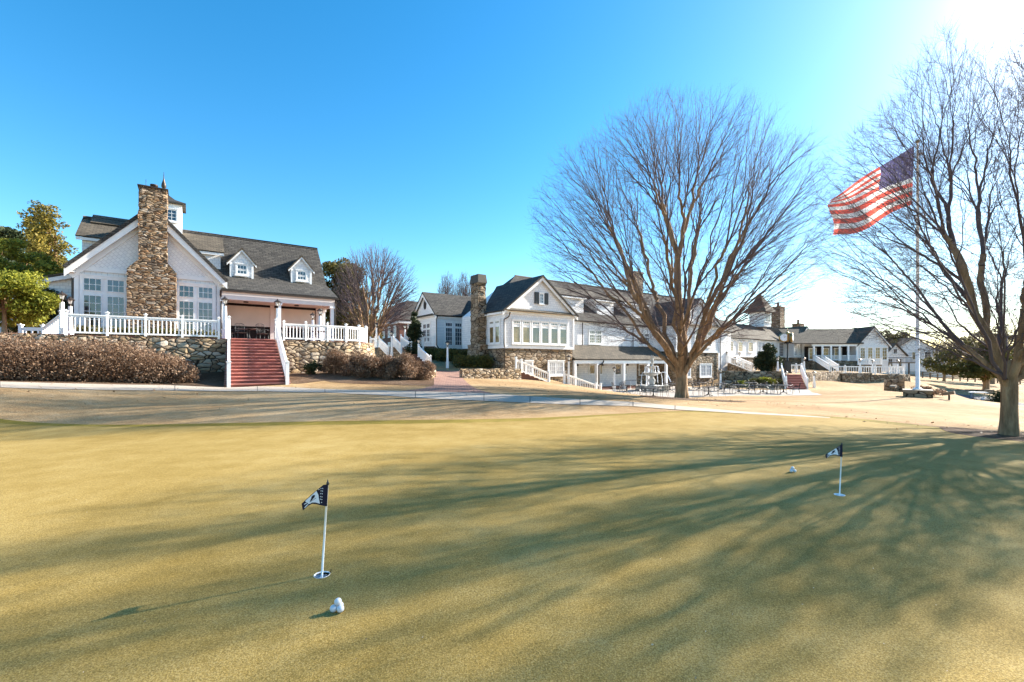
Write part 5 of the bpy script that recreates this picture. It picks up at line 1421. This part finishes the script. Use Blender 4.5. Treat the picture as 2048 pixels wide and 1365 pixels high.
o = link('distant_wood', mesh_arrays('distant_wood', V, Fq, LF['far'])); o['kind'] = 'stuff'; tag(o, 'distant brown-green wood along the horizon behind the buildings and far lawn', 'wood')

# ---------------------------------------------------------------- flagpole and flag
fb = Vector((*pxd(1835, 30), 0)); fb.z = z1(fb.x, fb.y); kk = 30 / F
bs = thing('stone_planter', 'low square fieldstone planter base around the flagpole', 'planter', fb, R(-41))
m = MB(); rough_box(m, -.72, .72, -.72, .72, -.3, .42, .2, .015); m.build('stonework', M['field2'], bs)
m = MB(); m.box(-.75, .75, -.75, .75, .425, .48); m.build('coping', M['concrete'], bs)
fp = thing('flagpole', 'tall white flagpole rising from the stone base on the lawn', 'flagpole', (fb.x, fb.y, fb.z + .48))
ztop = EYE + (YH - 287) * kk - fb.z - .48
m = MB(); m.tube([(0, 0, 0), (0, 0, 5), (0, 0, ztop)], [.11, .1, .055], 14); m.lathe([(.26, 0), (.26, .05), (.16, .12)], n=14); m.build('pole', M['white'], fp)
m = MB(); m.ball((0, 0, ztop + .12), .12, 12); m.build('finial_ball', M['gold'], fp)
m = MB(); m.tube([(-.13, -.06, 1.3), (-.1, -.05, ztop - .1)], .008, 4); m.build('halyard', M['white'], fp)
m = MB(); m.tube([(.0, -.15, 2.63), (.0, -.15, 2.69)], .09, 8); m.build('cleat', M['bronze'], fp)
# flag: u along the fly, v down the hoist
def cloth_mat(name, c):
    m, nt, b = new_mat(name); b.inputs['Base Color'].default_value = (*c, 1); b.inputs['Roughness'].default_value = .8
    tr = nd(nt, 'BsdfTranslucent'); tr.inputs[0].default_value = (*c, 1)
    mx = nd(nt, 'MixShader', i0=.7); nt.links.new(b.outputs[0], mx.inputs[1]); nt.links.new(tr.outputs[0], mx.inputs[2])
    nt.links.new(mx.outputs[0], [n for n in nt.nodes if n.type == 'OUTPUT_MATERIAL'][0].inputs[0]); return m
FR, FW, FBl = cloth_mat('red_flag_cloth', (.9, .13, .09)), cloth_mat('white_flag_cloth', (.92, .9, .87)), cloth_mat('blue_flag_cloth', (.14, .125, .27))
def flag_pt(u, v):
    hx, hy = 1828 - 4 * v, 292 + 118 * v                          # hoist, photo pixels
    tx = 1656 + 8 * v + 5 * math.sin(v * 9); ty = 402 + 70 * v - 22 * math.sin(v * 3.14)
    px_ = hx * (1 - u) + tx * u; py_ = hy * (1 - u) + ty * u
    py_ += (10 * math.sin(u * 3.14) * (v - .15) - 6 * math.sin(u * 6.3) * v) + 3 * math.sin(9 * u + 3 * v) * u
    d = 30 - .1 - .55 * math.sin(u * 6.2 + v * 1.7) * u ** .7 - .3 * math.sin(u * 13 - v * 3) * u - 1.1 * u
    return at(px_, py_, d * 1.0)
NU, NV = 90, 26; o0 = flag_pt(0, 0); vs, fs, mi = [], [], []
for j in range(NV + 1):
    for i in range(NU + 1): vs.append(flag_pt(i / NU, j / NV) - o0)
for j in range(NV):
    for i in range(NU):
        fs.append((j * (NU + 1) + i, j * (NU + 1) + i + 1, (j + 1) * (NU + 1) + i + 1, (j + 1) * (NU + 1) + i))
        mi.append(2 if (i < NU * .4 and j < 14) else (0 if (j // 2) % 2 == 0 else 1))
fl = thing('flag', 'large red white and blue striped flag flying left from the flagpole', 'flag', o0)
link('cloth', mesh_arrays('flag_cloth', [tuple(v) for v in vs], fs, [FR, FW, FBl], True, mi), fl)
m = MB()
for r_ in range(9):
    for c in range(6 if r_ % 2 == 0 else 5):
        u = .4 * ((c * 2 + 1 + r_ % 2) / 12.0); v = (14 / 26) * (r_ + .8) / 9.6
        for sd in (-.02, .02):
            ct = flag_pt(u, v) - o0; eu = (flag_pt(u + .012, v) - o0 - ct).normalized(); ev = (flag_pt(u, v + .012) - o0 - ct).normalized(); nn = eu.cross(ev).normalized()
            pts = [ct + nn * sd + (eu * math.cos(a_) + ev * math.sin(a_)) * (.11 if k % 2 == 0 else .045) for k in range(10) for a_ in [k * math.pi / 5 - 1.57]]
            m.add([ct + nn * sd] + pts, [(0, 1 + k, 1 + (k + 1) % 10) for k in range(10)])
m.build('stars', FW, fl)

# ---------------------------------------------------------------- putting pins
def pin(base, top, label, sc=1.0):
    base, top = Vector(base), Vector(top)
    t = thing('golf_flag', label, 'flag', base, 0, 'practice flags on the putting green')
    v = top - base; m = MB(); m.tube([(-v.x * .15, -v.y * .15, -.1), v], [.0075, .0065], 10); m.build('pole', M['white'], t)
    m = MB(); m.lathe([(.004, -.008), (.011, .0), (.009, .012), (.005, .02), (.002, .034)], v, 10); m.build('knob', M['black'], t)
    return t, v
d1 = 3.22; S = d1 / F
P0 = atz(644, 1150, 0.012); P1 = at(655.5, 969, P0.y)
t1, v1 = pin(P0, P1, 'nearer practice flag, dark cloth with white emblem, left of the stacked balls')
def zp(x, y):       # enlarged-photo coordinates of the flag cloth -> pixels
    return (590 + x / 13.65, 950 + y / 13.65)
TOP = [(905, 268), (840, 268), (780, 272), (700, 335), (590, 425), (470, 520), (350, 635), (260, 715), (180, 790)]
BOT = [(880, 858), (840, 858), (790, 850), (690, 832), (580, 800), (470, 790), (360, 850), (290, 905), (215, 975)]
def cl(u, v):
    f = u * (len(TOP) - 1); i = min(int(f), len(TOP) - 2); f -= i
    a = [TOP[i][k] * (1 - f) + TOP[i + 1][k] * f for k in (0, 1)]; b_ = [BOT[i][k] * (1 - f) + BOT[i + 1][k] * f for k in (0, 1)]
    return a[0] * (1 - v) + b_[0] * v, a[1] * (1 - v) + b_[1] * v
def depth(x): u = (905 - x) / 725; return P0.y - .008 - .02 * math.sin(u * 5.2) * u ** .5 - .012 * u
def c3(x, y, off=0.0): px_, py_ = zp(x, y); return at(px_, py_, depth(x) - off) - P0
vs, fs = [], []
NU, NV = 48, 12
for j in range(NV + 1):
    for i in range(NU + 1): vs.append(c3(*cl(i / NU, j / NV)))
for j in range(NV):
    for i in range(NU): fs.append((j * (NU + 1) + i, j * (NU + 1) + i + 1, (j + 1) * (NU + 1) + i + 1, (j + 1) * (NU + 1) + i))
cloth = link('cloth', mesh_arrays('pin_cloth', [tuple(v) for v in vs], fs, M['navy'], True), t1)
def patch(poly, off, mat, name, cells=16):
    """a printed shape draped a hair in front of the cloth and the same behind it"""
    m = MB(); xs = [p[0] for p in poly]; x0, x1 = min(xs), max(xs)
    def span(x):
        ys = []
        for i in range(len(poly)):
            (ax, ay), (bx_, by) = poly[i], poly[(i + 1) % len(poly)]
            if (ax - x) * (bx_ - x) <= 0 and ax != bx_: ys.append(ay + (by - ay) * (x - ax) / (bx_ - ax))
        return min(ys), max(ys)
    for sd in (off, -off):
        b0 = None; rows = []
        for i in range(cells + 1):
            x = x0 + (x1 - x0) * (i / cells * .998 + .001); a, b_ = span(x); rows += [c3(x, a, sd), c3(x, b_, sd)]
        m.add(rows, [(2 * i, 2 * i + 2, 2 * i + 3, 2 * i + 1) for i in range(cells)])
    return m.build(name, mat, cloth)
FWm = plain('white_print', (.8, .82, .86), .8, var=.04)
patch([(590, 438), (610, 490), (640, 545), (652, 650), (682, 790), (560, 755), (470, 755), (410, 790), (355, 795), (345, 765), (290, 740), (280, 715)], .0012, FWm, 'emblem_field', 30)
patch([(320, 755), (335, 772), (262, 815), (245, 812), (248, 800)], .0012, FWm, 'emblem_bar', 8)
patch([(340, 800), (372, 800), (275, 905), (258, 905), (258, 888)], .0012, FWm, 'emblem_bar', 8)
patch([(400, 745), (440, 650), (455, 590), (500, 555), (548, 552), (535, 610), (500, 650), (470, 690)], .0024, M['navy'], 'emblem_leaf', 14)
patch([(385, 765), (580, 622), (585, 632), (400, 760)], .0024, M['navy'], 'emblem_leaf', 8)
m = MB()
for x, y in ((655, 400), (710, 376), (757, 374), (713, 440), (752, 446), (705, 516), (746, 520), (697, 596), (738, 602), (692, 665), (734, 676), (727, 755)):
    for sd in (.0014, -.0014):
        m.add([c3(x + 15 * math.cos(a_) * (1 if k % 2 == 0 else .55), y + 19 * math.sin(a_) * (1 if k % 2 == 0 else .55), sd) for k in range(10) for a_ in [k * math.pi / 5 - 1.57]], [list(range(10))])
m.build('star_rows', FWm, cloth)
def cup(loc, label):
    t = thing('golf_hole', label, 'hole', loc, 0, 'holes on the putting green')
    m = MB(); m.lathe([(.0535, -.012), (.0535, .0025), (.0515, .0025), (.0515, -.012)], n=40); m.F = [f for f, q in zip(m.F, m.S) if q]; m.S = [True] * len(m.F); m.build('rim', M['white'], t)
    m = MB(); m.lathe([(.0513, -.012), (.0513, -.05), (.006, -.051)], n=40); m.F = [f for f, q in zip(m.F, m.S) if q]; m.S = [True] * len(m.F); m.build('liner', M['glassdoor'], t)
    return t
cup((P0.x, P0.y, .012), 'white rimmed hole at the foot of the nearer practice flag')
Q0 = atz(1679, 990, .012); sc = .885
r2_ = copy_tree(t1); r2_.location = Q0; r2_.rotation_euler = (R(0), R(-1.4), R(-22)); r2_.scale = (sc,) * 3
r2_['label'] = 'farther practice flag on the right side of the green'
cup((Q0.x, Q0.y, .012), 'white rimmed hole at the foot of the farther practice flag')
# balls
bm, bnt, bb = new_mat('golf_ball_white'); bb.inputs['Base Color'].default_value = (.62, .64, .68, 1); bb.inputs['Roughness'].default_value = .3
vo = nd(bnt, 'TexVoronoi', Scale=270.0); bnt.links.new(objco(bnt), vo.inputs['Vector'])
mr = nd(bnt, 'MapRange'); bnt.links.new(vo.outputs['Distance'], mr.inputs[0]); mr.inputs[2].default_value = .45
bump(bnt, bb, mr.outputs[0], .15, .0004)
rb = .02135; m = MB(); m.ball((0, 0, 0), rb, 28); ball0 = m.build('golf_ball', bm); first = True
for (px, py, who, an0) in ((676, 1223, 'nearer', .35), (1585, 945, 'farther', 1.1)):
    c = atz(px, py, .012); c.z = .014
    ds = ['top ball of the %s golf ball pyramid', 'left base ball of the %s golf ball pyramid', 'right base ball of the %s golf ball pyramid', 'rear base ball of the %s golf ball pyramid']
    a = 2 * rb / math.sqrt(3)
    pts = [(0, 0, rb + 2 * rb * math.sqrt(2 / 3))] + [(a * math.cos(th), a * math.sin(th), rb) for th in (R(205), R(325), R(85))]
    for q, lb in zip(pts, ds):
        o = ball0 if first else ball0.copy()
        if not first: COL.objects.link(o)
        first = False; o.location = c + Vector(q); o.rotation_euler = (random.random() * 3, random.random() * 3, 0); tag(o, lb % who, 'golf ball', 'golf balls on the green')

# ---------------------------------------------------------------- patio furniture
def make_chair():
    t = thing('patio_chair', 'x', 'chair', group='wrought iron patio chairs'); k = M['black']
    for sx in (-1, 1):
        m = MB(); m.tube([(sx * .24, -.24, 0), (sx * .23, -.22, .42), (sx * .25, -.2, .62)], .012, 5); m.build('leg', k, t)
        m = MB(); m.tube([(sx * .24, .28, 0), (sx * .22, .2, .42)], .012, 5); m.build('leg', k, t)
        m = MB(); m.tube([(sx * .25, -.21, .62), (sx * .26, 0, .655), (sx * .235, .235, .63)], .016, 5); m.build('arm', k, t)
    m = MB(); m.box(-.23, .23, -.24, .2, .415, .43); m.build('seat', M['bronze'], t)
    m = MB(); m.tube([(-.22, .2, .42), (-.235, .26, .7), (-.22, .31, .92), (-.1, .325, .97), (.1, .325, .97), (.22, .31, .92), (.235, .26, .7), (.22, .2, .42)], .014, 5)
    for i in range(5):
        x = -.15 + .075 * i; m.tube([(x, .205, .44), (x * 1.05, .315, .95)], .007, 4)
    for z_ in (.55, .68, .82): m.tube([(-.225, .2 + (z_ - .42) * .22, z_), (.225, .2 + (z_ - .42) * .22, z_)], .006, 4)
    m.build('backrest', k, t); return t
def make_table():
    t = thing('patio_table', 'x', 'table', group='round patio tables')
    m = MB(); m.lathe([(.56, .70), (.6, .705), (.6, .73), (.57, .735)], n=24); m.build('tabletop', M['bronze'], t)
    m = MB(); m.lathe([(.05, .12), (.07, .18), (.04, .3), (.035, .6), (.09, .7)], n=10); m.build('pedestal', M['black'], t)
    for i in range(4):
        an = i * math.pi / 2 + .5; c, s = math.cos(an), math.sin(an); m = MB(); m.tube([(c * .04, s * .04, .16), (c * .18, s * .18, .1), (c * .36, s * .36, .015)], [.035, .028, .02], 6); m.build('leg', M['black'], t)
    return t
ch0, tb0 = make_chair(), make_table(); uch = utb = False
TABS = [(1253, 39.8, 'round patio table nearest the porch lamp post', 'left of the fountain'), (1306.6, 34.8, 'round patio table in front of the fountain', 'in front of the fountain'), (1340, 42, 'round patio table between the fountain and the big trunk', 'between the fountain and the big trunk'),
        (1399, 44.7, 'round patio table farther back just right of the big trunk', 'behind the trunk on its right'), (1417, 36.4, 'round patio table nearest the big trunk on its right side', 'nearest the big trunk on its right'), (1442, 43, 'round patio table in front of the patio end lamp post', 'by the patio end lamp post'),
        (1478, 39.8, 'round patio table below the left part of the planted wall', 'below the left of the planted wall'), (1526, 39.6, 'round patio table below the middle of the planted wall', 'below the middle of the planted wall'), (1567, 39.4, 'round patio table nearest the dark red stairs', 'nearest the dark red stairs'), (1374, 46.2, 'round patio table hidden behind the big trunk', 'behind the big trunk'), (1500, 44.8, 'round patio table in the back row beside the planting', 'in the back row by the planting')]
rg = random.Random(12)
SIDE = ['near-side chair of the table %s', 'right-hand chair of the table %s', 'far-side chair of the table %s', 'left-hand chair of the table %s']
for i, (px, d, lb, where) in enumerate(TABS):
    tb = copy_tree(tb0) if utb else tb0; utb = True
    x, y = pxd(px, d); tb.location = (x, y, -1.165); tb.rotation_euler = (0, 0, rg.uniform(0, 1.5)); tb['label'] = lb
    for k, a in enumerate((-2.2, -.35, 1.35, 2.75)):
        c = copy_tree(ch0) if uch else ch0; uch = True
        an = a + rg.uniform(-.3, .3); rr_ = rg.uniform(.82, 1.0)
        c.location = (x + rr_ * math.cos(an), y + rr_ * math.sin(an), -1.165)
        c.rotation_euler = (0, 0, an - math.pi / 2 + rg.uniform(-.3, .3)); c['label'] = 'black iron ' + SIDE[k] % where
def extra_chair(loc, rz, lb):
    c = copy_tree(ch0); c.location = loc; c.rotation_euler = (0, 0, rz); c['label'] = lb; return c
extra_chair((*pxd(1580, 41.5), -1.165), 2.0, 'black iron chair standing alone at the foot of the dark red stairs')
for s_, t_, rz, lb in ((7.9, -7.0, .2, 'black iron chair at the top of the red stairs, seen from the back'), (9.0, -6.7, 2.6, 'black iron chair at the top right of the red stairs, turned sideways'), (7.35, -6.2, 1.2, 'black iron chair behind the top left lamp post of the red stairs'),
                       (11.6, -6.4, .4, 'iron chair behind the curving railing, left side of the white terrace table'), (13.0, -6.2, 2.2, 'iron chair behind the curving railing, right side of the terrace table'), (10.6, -5.0, 1.1, 'iron chair farther back under the porch, behind the curving railing')):
    extra_chair((*FA.w(s_, t_), 2.79), PHI + rz, lb)
for s_, t_, lb in ((8.4, -5.9, 'round table at the top of the red stairs'), (12.3, -6.0, 'round terrace table behind the curving railing')):
    tb = copy_tree(tb0); tb.location = (*FA.w(s_, t_), 2.79); tb['label'] = lb
gt = thing('serving_table', 'long glass serving table standing on the porch behind the patio', 'table', (*pxd(1267, 46.6), -1.165), PHI)
m = MB(); m.box(-.95, .95, -.4, .4, .86, .89); m.build('tabletop', M['glass'], gt)
for sx in (-.88, .88):
    for sy in (-.34, .34): m = MB(); m.tube([(sx, sy, 0), (sx, sy, .86)], .02, 5); m.build('leg', M['white'], gt)
gr = thing('storage_chest', 'dark storage chest on the porch floor behind the patio stair rail', 'chest', (*pxd(1176, 43.2), -1.17), PHI)
m = MB(); m.box(-.6, .6, -.3, .3, 0, .62); m.build('body', M['bronze'], gr); m = MB(); m.box(-.63, .63, -.33, .33, .622, .68); m.build('lid', M['black'], gr)

# ---------------------------------------------------------------- fountain
fo = Vector((*pxd(1303.5, 44), -1.17)); ft = thing('fountain', 'tiered stone fountain with a small statue and running water', 'fountain', fo)
st = M['fount']
m = MB(); m.lathe([(1.5, 0), (1.55, .1), (1.5, .42), (1.58, .5), (1.36, .5), (1.34, .36), (.2, .36)], n=32); m.build('basin', st, ft)
m = MB(); m.lathe([(.42, .35), (.4, .5), (.24, .6), (.3, .8), (.36, 1.0), (.2, 1.2), (.18, 1.35), (.3, 1.42)], n=16); m.build('pedestal', st, ft)
m = MB(); m.lathe([(.2, 1.4), (.55, 1.5), (.86, 1.68), (.9, 1.74), (.82, 1.74), (.5, 1.6), (.1, 1.58)], n=28); m.build('lower_bowl', st, ft)
m = MB(); m.lathe([(.2, 1.58), (.24, 1.75), (.17, 1.95), (.22, 2.1), (.3, 2.2), (.48, 2.32), (.5, 2.36), (.42, 2.36), (.1, 2.28)], n=20); m.build('upper_bowl', st, ft)
m = MB()
m.tube([(0, 0, 2.28), (.02, 0, 2.5), (.08, .02, 2.75), (.03, 0, 2.95), (-.03, 0, 3.12)], [.15, .12, .13, .14, .07], 10)
m.tube([(-.13, 0, 3.0), (-.2, -.06, 2.86), (-.08, -.14, 2.8)], [.05, .045, .04], 7); m.tube([(.13, 0, 3.02), (.2, -.02, 3.2), (.1, -.02, 3.36)], [.05, .045, .035], 7)
m.ball((-.03, -.01, 3.24), .11, 12, 1.15); m.build('statue', st, ft)
wm, wnt, wb = new_mat('falling_water'); wb.inputs['Base Color'].default_value = (.85, .88, .92, 1); wb.inputs['Roughness'].default_value = .25
m = MB()
for i in range(12):
    an = i * math.pi / 6 + .2; c, s = math.cos(an), math.sin(an)
    m.tube([(c * .5, s * .5, 2.37), (c * .6, s * .6, 2.3), (c * .66, s * .66, 2.05), (c * .68, s * .68, 1.72)], [.016, .016, .02, .026], 5)
    if i % 3 == 0: m.tube([(c * .9, s * .9, 1.75), (c * 1.02, s * 1.02, 1.6), (c * 1.1, s * 1.1, 1.1), (c * 1.13, s * 1.13, .42)], [.02, .022, .028, .04], 5)
m.tube([(.9, -.2, 1.75), (1.15, -.3, 1.78), (1.4, -.4, 1.5), (1.62, -.48, .95), (1.7, -.5, .8)], [.03, .04, .05, .05, .03], 6)
m.lathe([(1.33, .44), (.4, .46)], n=28); m.build('water', wm, ft)

# ---------------------------------------------------------------- street clock
ck = thing('street_clock', 'tall dark street clock with two white faces on the clock terrace', 'clock', (*pxd(1575, 52), .3), R(-10))
kz = lambda y: EYE + (YH - y) / F * 52 - .3
m = MB(); m.box(-.32, .32, -.32, .32, 0, .18); m.box(-.27, .27, -.27, .27, .18, 1.25); m.box(-.32, .32, -.32, .32, 1.25, 1.36)
for i in range(3): m.box(-.2, .2, -.3, -.272, .28 + i * .32, .52 + i * .32)
m.build('plinth', M['black'], ck)
m = MB(); m.lathe([(.16, 1.36), (.09, 1.5), (.075, 2.6), (.07, kz(690)), (.16, kz(688)), (.06, kz(686))], n=12); m.build('post', M['black'], ck)
zc_ = kz(675.5)
for an, off in ((R(0), -.4), (R(62), .42)):
    mt = Matrix.Translation((off, 0, zc_)) @ Matrix.Rotation(an, 4, 'Z') @ Matrix.Rotation(R(90), 4, 'X')
    m = MB(); m.M = mt; m.lathe([(.46, -.14), (.52, -.1), (.52, .1), (.46, .14)], n=28); hd = m.build('clock_head', M['gold'], ck)
    m = MB(); m.M = mt; m.lathe([(.43, .142), (.43, .15)], n=28, smooth=False); m.build('dial', FWm, hd)
    m = MB(); m.M = mt
    for h_ in range(12):
        a = h_ * math.pi / 6; c, s = math.cos(a), math.sin(a); m.bar((c * .33, s * .33, .156), (c * .4, s * .4, .156), .03, .008)
    m.bar((0, 0, .162), (.2, .12, .162), .03, .006); m.bar((0, 0, .17), (-.06, .34, .17), .022, .006); m.build('hands', M['black'], hd)
m = MB(); m.lathe([(.1, zc_ - .5), (.2, zc_ - .2), (.18, zc_ + .3), (.3, zc_ + .5), (.08, zc_ + .62), (.05, zc_ + .8), (.005, zc_ + 1.0)], n=12); m.build('bracket', M['gold'], ck)

# ---------------------------------------------------------------- golf cart, flood lights, sign wall
gc_ = gnd(1955.5, 60); gz = gc_.z
ct = thing('golf_cart', 'white roofed golf cart parked below the low stone wall on the right', 'golf cart', gc_, R(150)); ct.scale = (.85,) * 3
m = MB(); m.px([(-.58, .3), (.58, .3), (.58, .5), (-.58, .5)], -1.1, 1.15)
m.py([(-1.15, .35), (-1.15, .78), (-.75, .82), (-.7, .52), (.45, .5), (.55, .9), (.75, .95), (1.2, .6), (1.2, .35)], -.56, .56); m.build('body', M['black'], ct)
m = MB(); m.py([(-1.05, 1.85), (-.9, 1.92), (.7, 1.92), (.95, 1.84), (.95, 1.8), (-1.05, 1.8)], -.62, .62); m.build('roof', M['white'], ct)
for sx in (-.85, .72):
    for sy in (-.54, .54): m = MB(); m.bar((sx, sy, .75), (sx * (1.05 if sx < 0 else .95), sy, 1.8), .04); m.build('roof_post', M['black'], ct)
m = MB(); m.box(-.55, .05, -.52, .52, .62, .78); m.build('seat', M['seat'], ct); m = MB(); m.bar((-.5, 0, .78), (-.66, 0, 1.2), 1.02, .1); m.build('seat_back', M['white'], ct)
m = MB(); m.bar((.74, 0, .95), (.68, 0, 1.72), 1.0, .015); m.build('windscreen', M['curtain'], ct)
for sx in (-.8, .85):
    for sy in (-.52, .52):
        m = MB(); m.M = Matrix.Translation((sx, sy, .23)) @ Matrix.Rotation(R(90), 4, 'X'); m.lathe([(.15, -.1), (.23, -.08), (.23, .08), (.15, .1)], n=16); wh = m.build('wheel', M['tyre'], ct)
        m = MB(); m.M = Matrix.Translation((sx, sy, .23)) @ Matrix.Rotation(R(90), 4, 'X'); m.lathe([(.12, -.11), (.12, .11)], n=12); m.build('rim', M['lampglass'], wh)
for px, d, rz, lb in ((1786, 40, .6, 'brown flood light on a short post left of the flagpole base'), (1898, 28.5, -.9, 'brown flood light on a short post right of the flagpole base')):
    q = gnd(px, d); t = thing('flood_light', lb, 'flood light', q, rz, 'flood lights aimed at the flag')
    m = MB(); m.tube([(0, 0, -.1), (0, 0, .32)], .05, 8); m.build('post', M['bronze'], t)
    m = MB(); m.M = Matrix.Translation((0, 0, .42)) @ Matrix.Rotation(R(-14), 4, 'Y'); m.py([(-.26, -.08), (.26, -.1), (.26, .1), (-.15, .1), (-.26, .03)], -.2, .2); m.build('housing', M['wood'], t)
q = gnd(1788, 44); a_, b_ = pxd(1771, 46), pxd(1806, 44)
stonewall('low brick-like stone wall standing alone left of the flagpole', [a_, ((a_[0] + b_[0]) / 2, (a_[1] + b_[1]) / 2), b_], [-1.5, -1.5, -1.6], EYE - 34 / F * 45, .35, 'field2', grp='low stone walls')
ws = [(1855, 66), (1880, 67), (1905, 67.5), (1940, 68), (1986, 68)]
t = stonewall('long low retaining wall behind the golf cart', PT(*ws), [-3.2, -3.6, -4.0, -4.6, -4.8], -2.5, .5, 'field2', grp='stone retaining walls')
# houses and fence far away on the right
def house(px, d, w_, dp, h_, rf_, zb, rz, lb, wins, name='house', porch=False):
    t = thing(name, lb, 'house', (*pxd(px, d), zb), rz)
    m = MB(); m.py([(0, 0), (w_, 0), (w_, h_), (w_ / 2, h_ + rf_), (0, h_)], 0, dp); m.build('wall', M['clap'], t)
    m = MB()
    for sg in (-1, 1): m.slab([(w_ / 2, -.4, h_ + rf_ + .15), (w_ / 2 + sg * (w_ / 2 + .4), -.4, h_ - .15), (w_ / 2 + sg * (w_ / 2 + .4), dp + .4, h_ - .15), (w_ / 2, dp + .4, h_ + rf_ + .15)], .14)
    m.build('roof', M['roof2'], t)
    for x, z_, ww, hh in wins: window(t, [(x, x + ww, z_, z_ + hh, 2, 3)], -.002, casing=.1)
    return t
hs1 = house(1768, 96, 5.2, 8, 3.4, 2.4, -.3, R(8), 'white gabled house far right of the end gable, partly behind the flagpole', [(1.0, 1.0, 1.0, 1.6), (3.2, 1.0, 1.0, 1.6), (2.2, 3.7, .9, 1.0)])
house(1786, 104, 7.5, 9, 4.8, 2.8, -.4, R(-24), 'larger grey roofed house directly behind the flagpole', [(1, 2.6, 1.1, 1.7), (3.4, 2.6, 1.1, 1.7), (5.6, 2.6, 1.1, 1.7)])
house(1866, 108, 4.0, 8, 3.2, 3.2, -1.9, R(-10), 'small steep gabled white house right of the flagpole', [(.8, .9, 1.0, 1.5), (2.3, .9, .9, 1.5)])
house(1838, 112, 5, 8, 5.2, 1.8, -1.4, R(14), 'two storey pale house between the flagpole and the steep gable', [(.8, .9, 1.1, 1.7), (3, .9, 1.1, 1.7), (.8, 3.3, 1.1, 1.4), (3, 3.3, 1.1, 1.4)])
dk2 = thing('balcony', 'dark railed balcony deck between the white fence and the flagpole', 'balcony', (*pxd(1776, 88), -.8))
m = MB(); m.box(0, 6.4, 0, 3, 2.2, 2.4); m.build('floor', M['wood'], dk2)
for i in range(4): m = MB(); m.box(.1 + i * 2, .28 + i * 2, .1, .28, -.3, 2.2); m.build('post', M['bronze'], dk2)
m = MB(); m.box(0, 6.4, 0, .06, 3.3, 3.38)
for i in range(26): m.box(.05 + i * .25, .09 + i * .25, .01, .05, 2.4, 3.3)
m.build('rail', M['bronze'], dk2)
fe = thing('board_fence', 'pale board fence along the far lawn behind the yellow-green tree', 'fence', (*pxd(1845, 92), 0))
m1 = MB(); f0 = fe.location
for i in range(15):
    px = 1845 + i * 15; q = gnd(px, 92) - f0; m = MB(); m.box(q.x - .08, q.x + .08, q.y - .08, q.y + .08, q.z - .1, q.z + 1.25); m.build('post', M['wood'], fe)
    if i: 
        for hz in (.45, .8, 1.12): m1.bar(pq + Vector((0, -.1, hz)), q + Vector((0, -.1, hz)), .03, .13)
    pq = q
m1.build('rails', M['wood'], fe)
# fallen leaves scattered on the mulch and lawn
g = np.random.default_rng(17); n = 1500
X = np.r_[g.uniform(-2.5, 14, 600), g.uniform(8.2, 13.5, 110), g.uniform(-25, -5, 400)]; Y = np.r_[g.normal(22, 2.6, 600), g.normal(11, 1.4, 110), g.uniform(13.5, 21, 400)]
keep = ~((Y < 9.3) | (np.hypot(X, Y) < 9)); X, Y = X[keep], Y[keep]; n = len(X)
P = np.c_[X, Y, zt(X, Y) + .04]; a = g.normal(size=(n, 3)); a[:, 2] *= .3; a /= np.linalg.norm(a, axis=1, keepdims=True); b_ = np.cross(a, np.c_[g.normal(0, .4, n), g.normal(0, .4, n), np.ones(n)])
s = g.uniform(.015, .045, (n, 1)); V = np.stack([P - a * s, P + b_ * s * .6, P + a * s, P - b_ * s * .6], 1).reshape(-1, 3)
o = link('fallen_leaves', mesh_arrays('fallen_leaves', V, np.arange(n * 4).reshape(-1, 4), leafy('dry_leaves', [(.12, .07, .035), (.3, .2, .1)], .2, 3))); o['kind'] = 'stuff'; tag(o, 'dry brown leaves scattered over the lawn, path edge and mulch', 'leaves')

g = np.random.default_rng(23); n = 420
Y = g.uniform(2.0, 9.0, n) ** 1.0; X = g.uniform(-1.15, 1.15, n) * Y
P = np.c_[X, Y, np.full(n, .017)]; a = g.normal(size=(n, 3)); a[:, 2] *= .25; a /= np.linalg.norm(a, axis=1, keepdims=True); b_ = np.cross(a, np.c_[g.normal(0, .3, (n, 2)), np.ones(n)])
s = g.uniform(.002, .007, (n, 1)); V = np.stack([P - a * s, P + b_ * s * .5, P + a * s, P - b_ * s * .5], 1).reshape(-1, 3)
o = link('turf_debris', mesh_arrays('turf_debris', V, np.arange(n * 4).reshape(-1, 4), leafy('debris_bits', [(.1, .06, .03), (.35, .26, .16), (.75, .68, .55)], .1, 40))); o['kind'] = 'stuff'; tag(o, 'tiny bits of leaf and grit scattered over the putting green', 'debris')
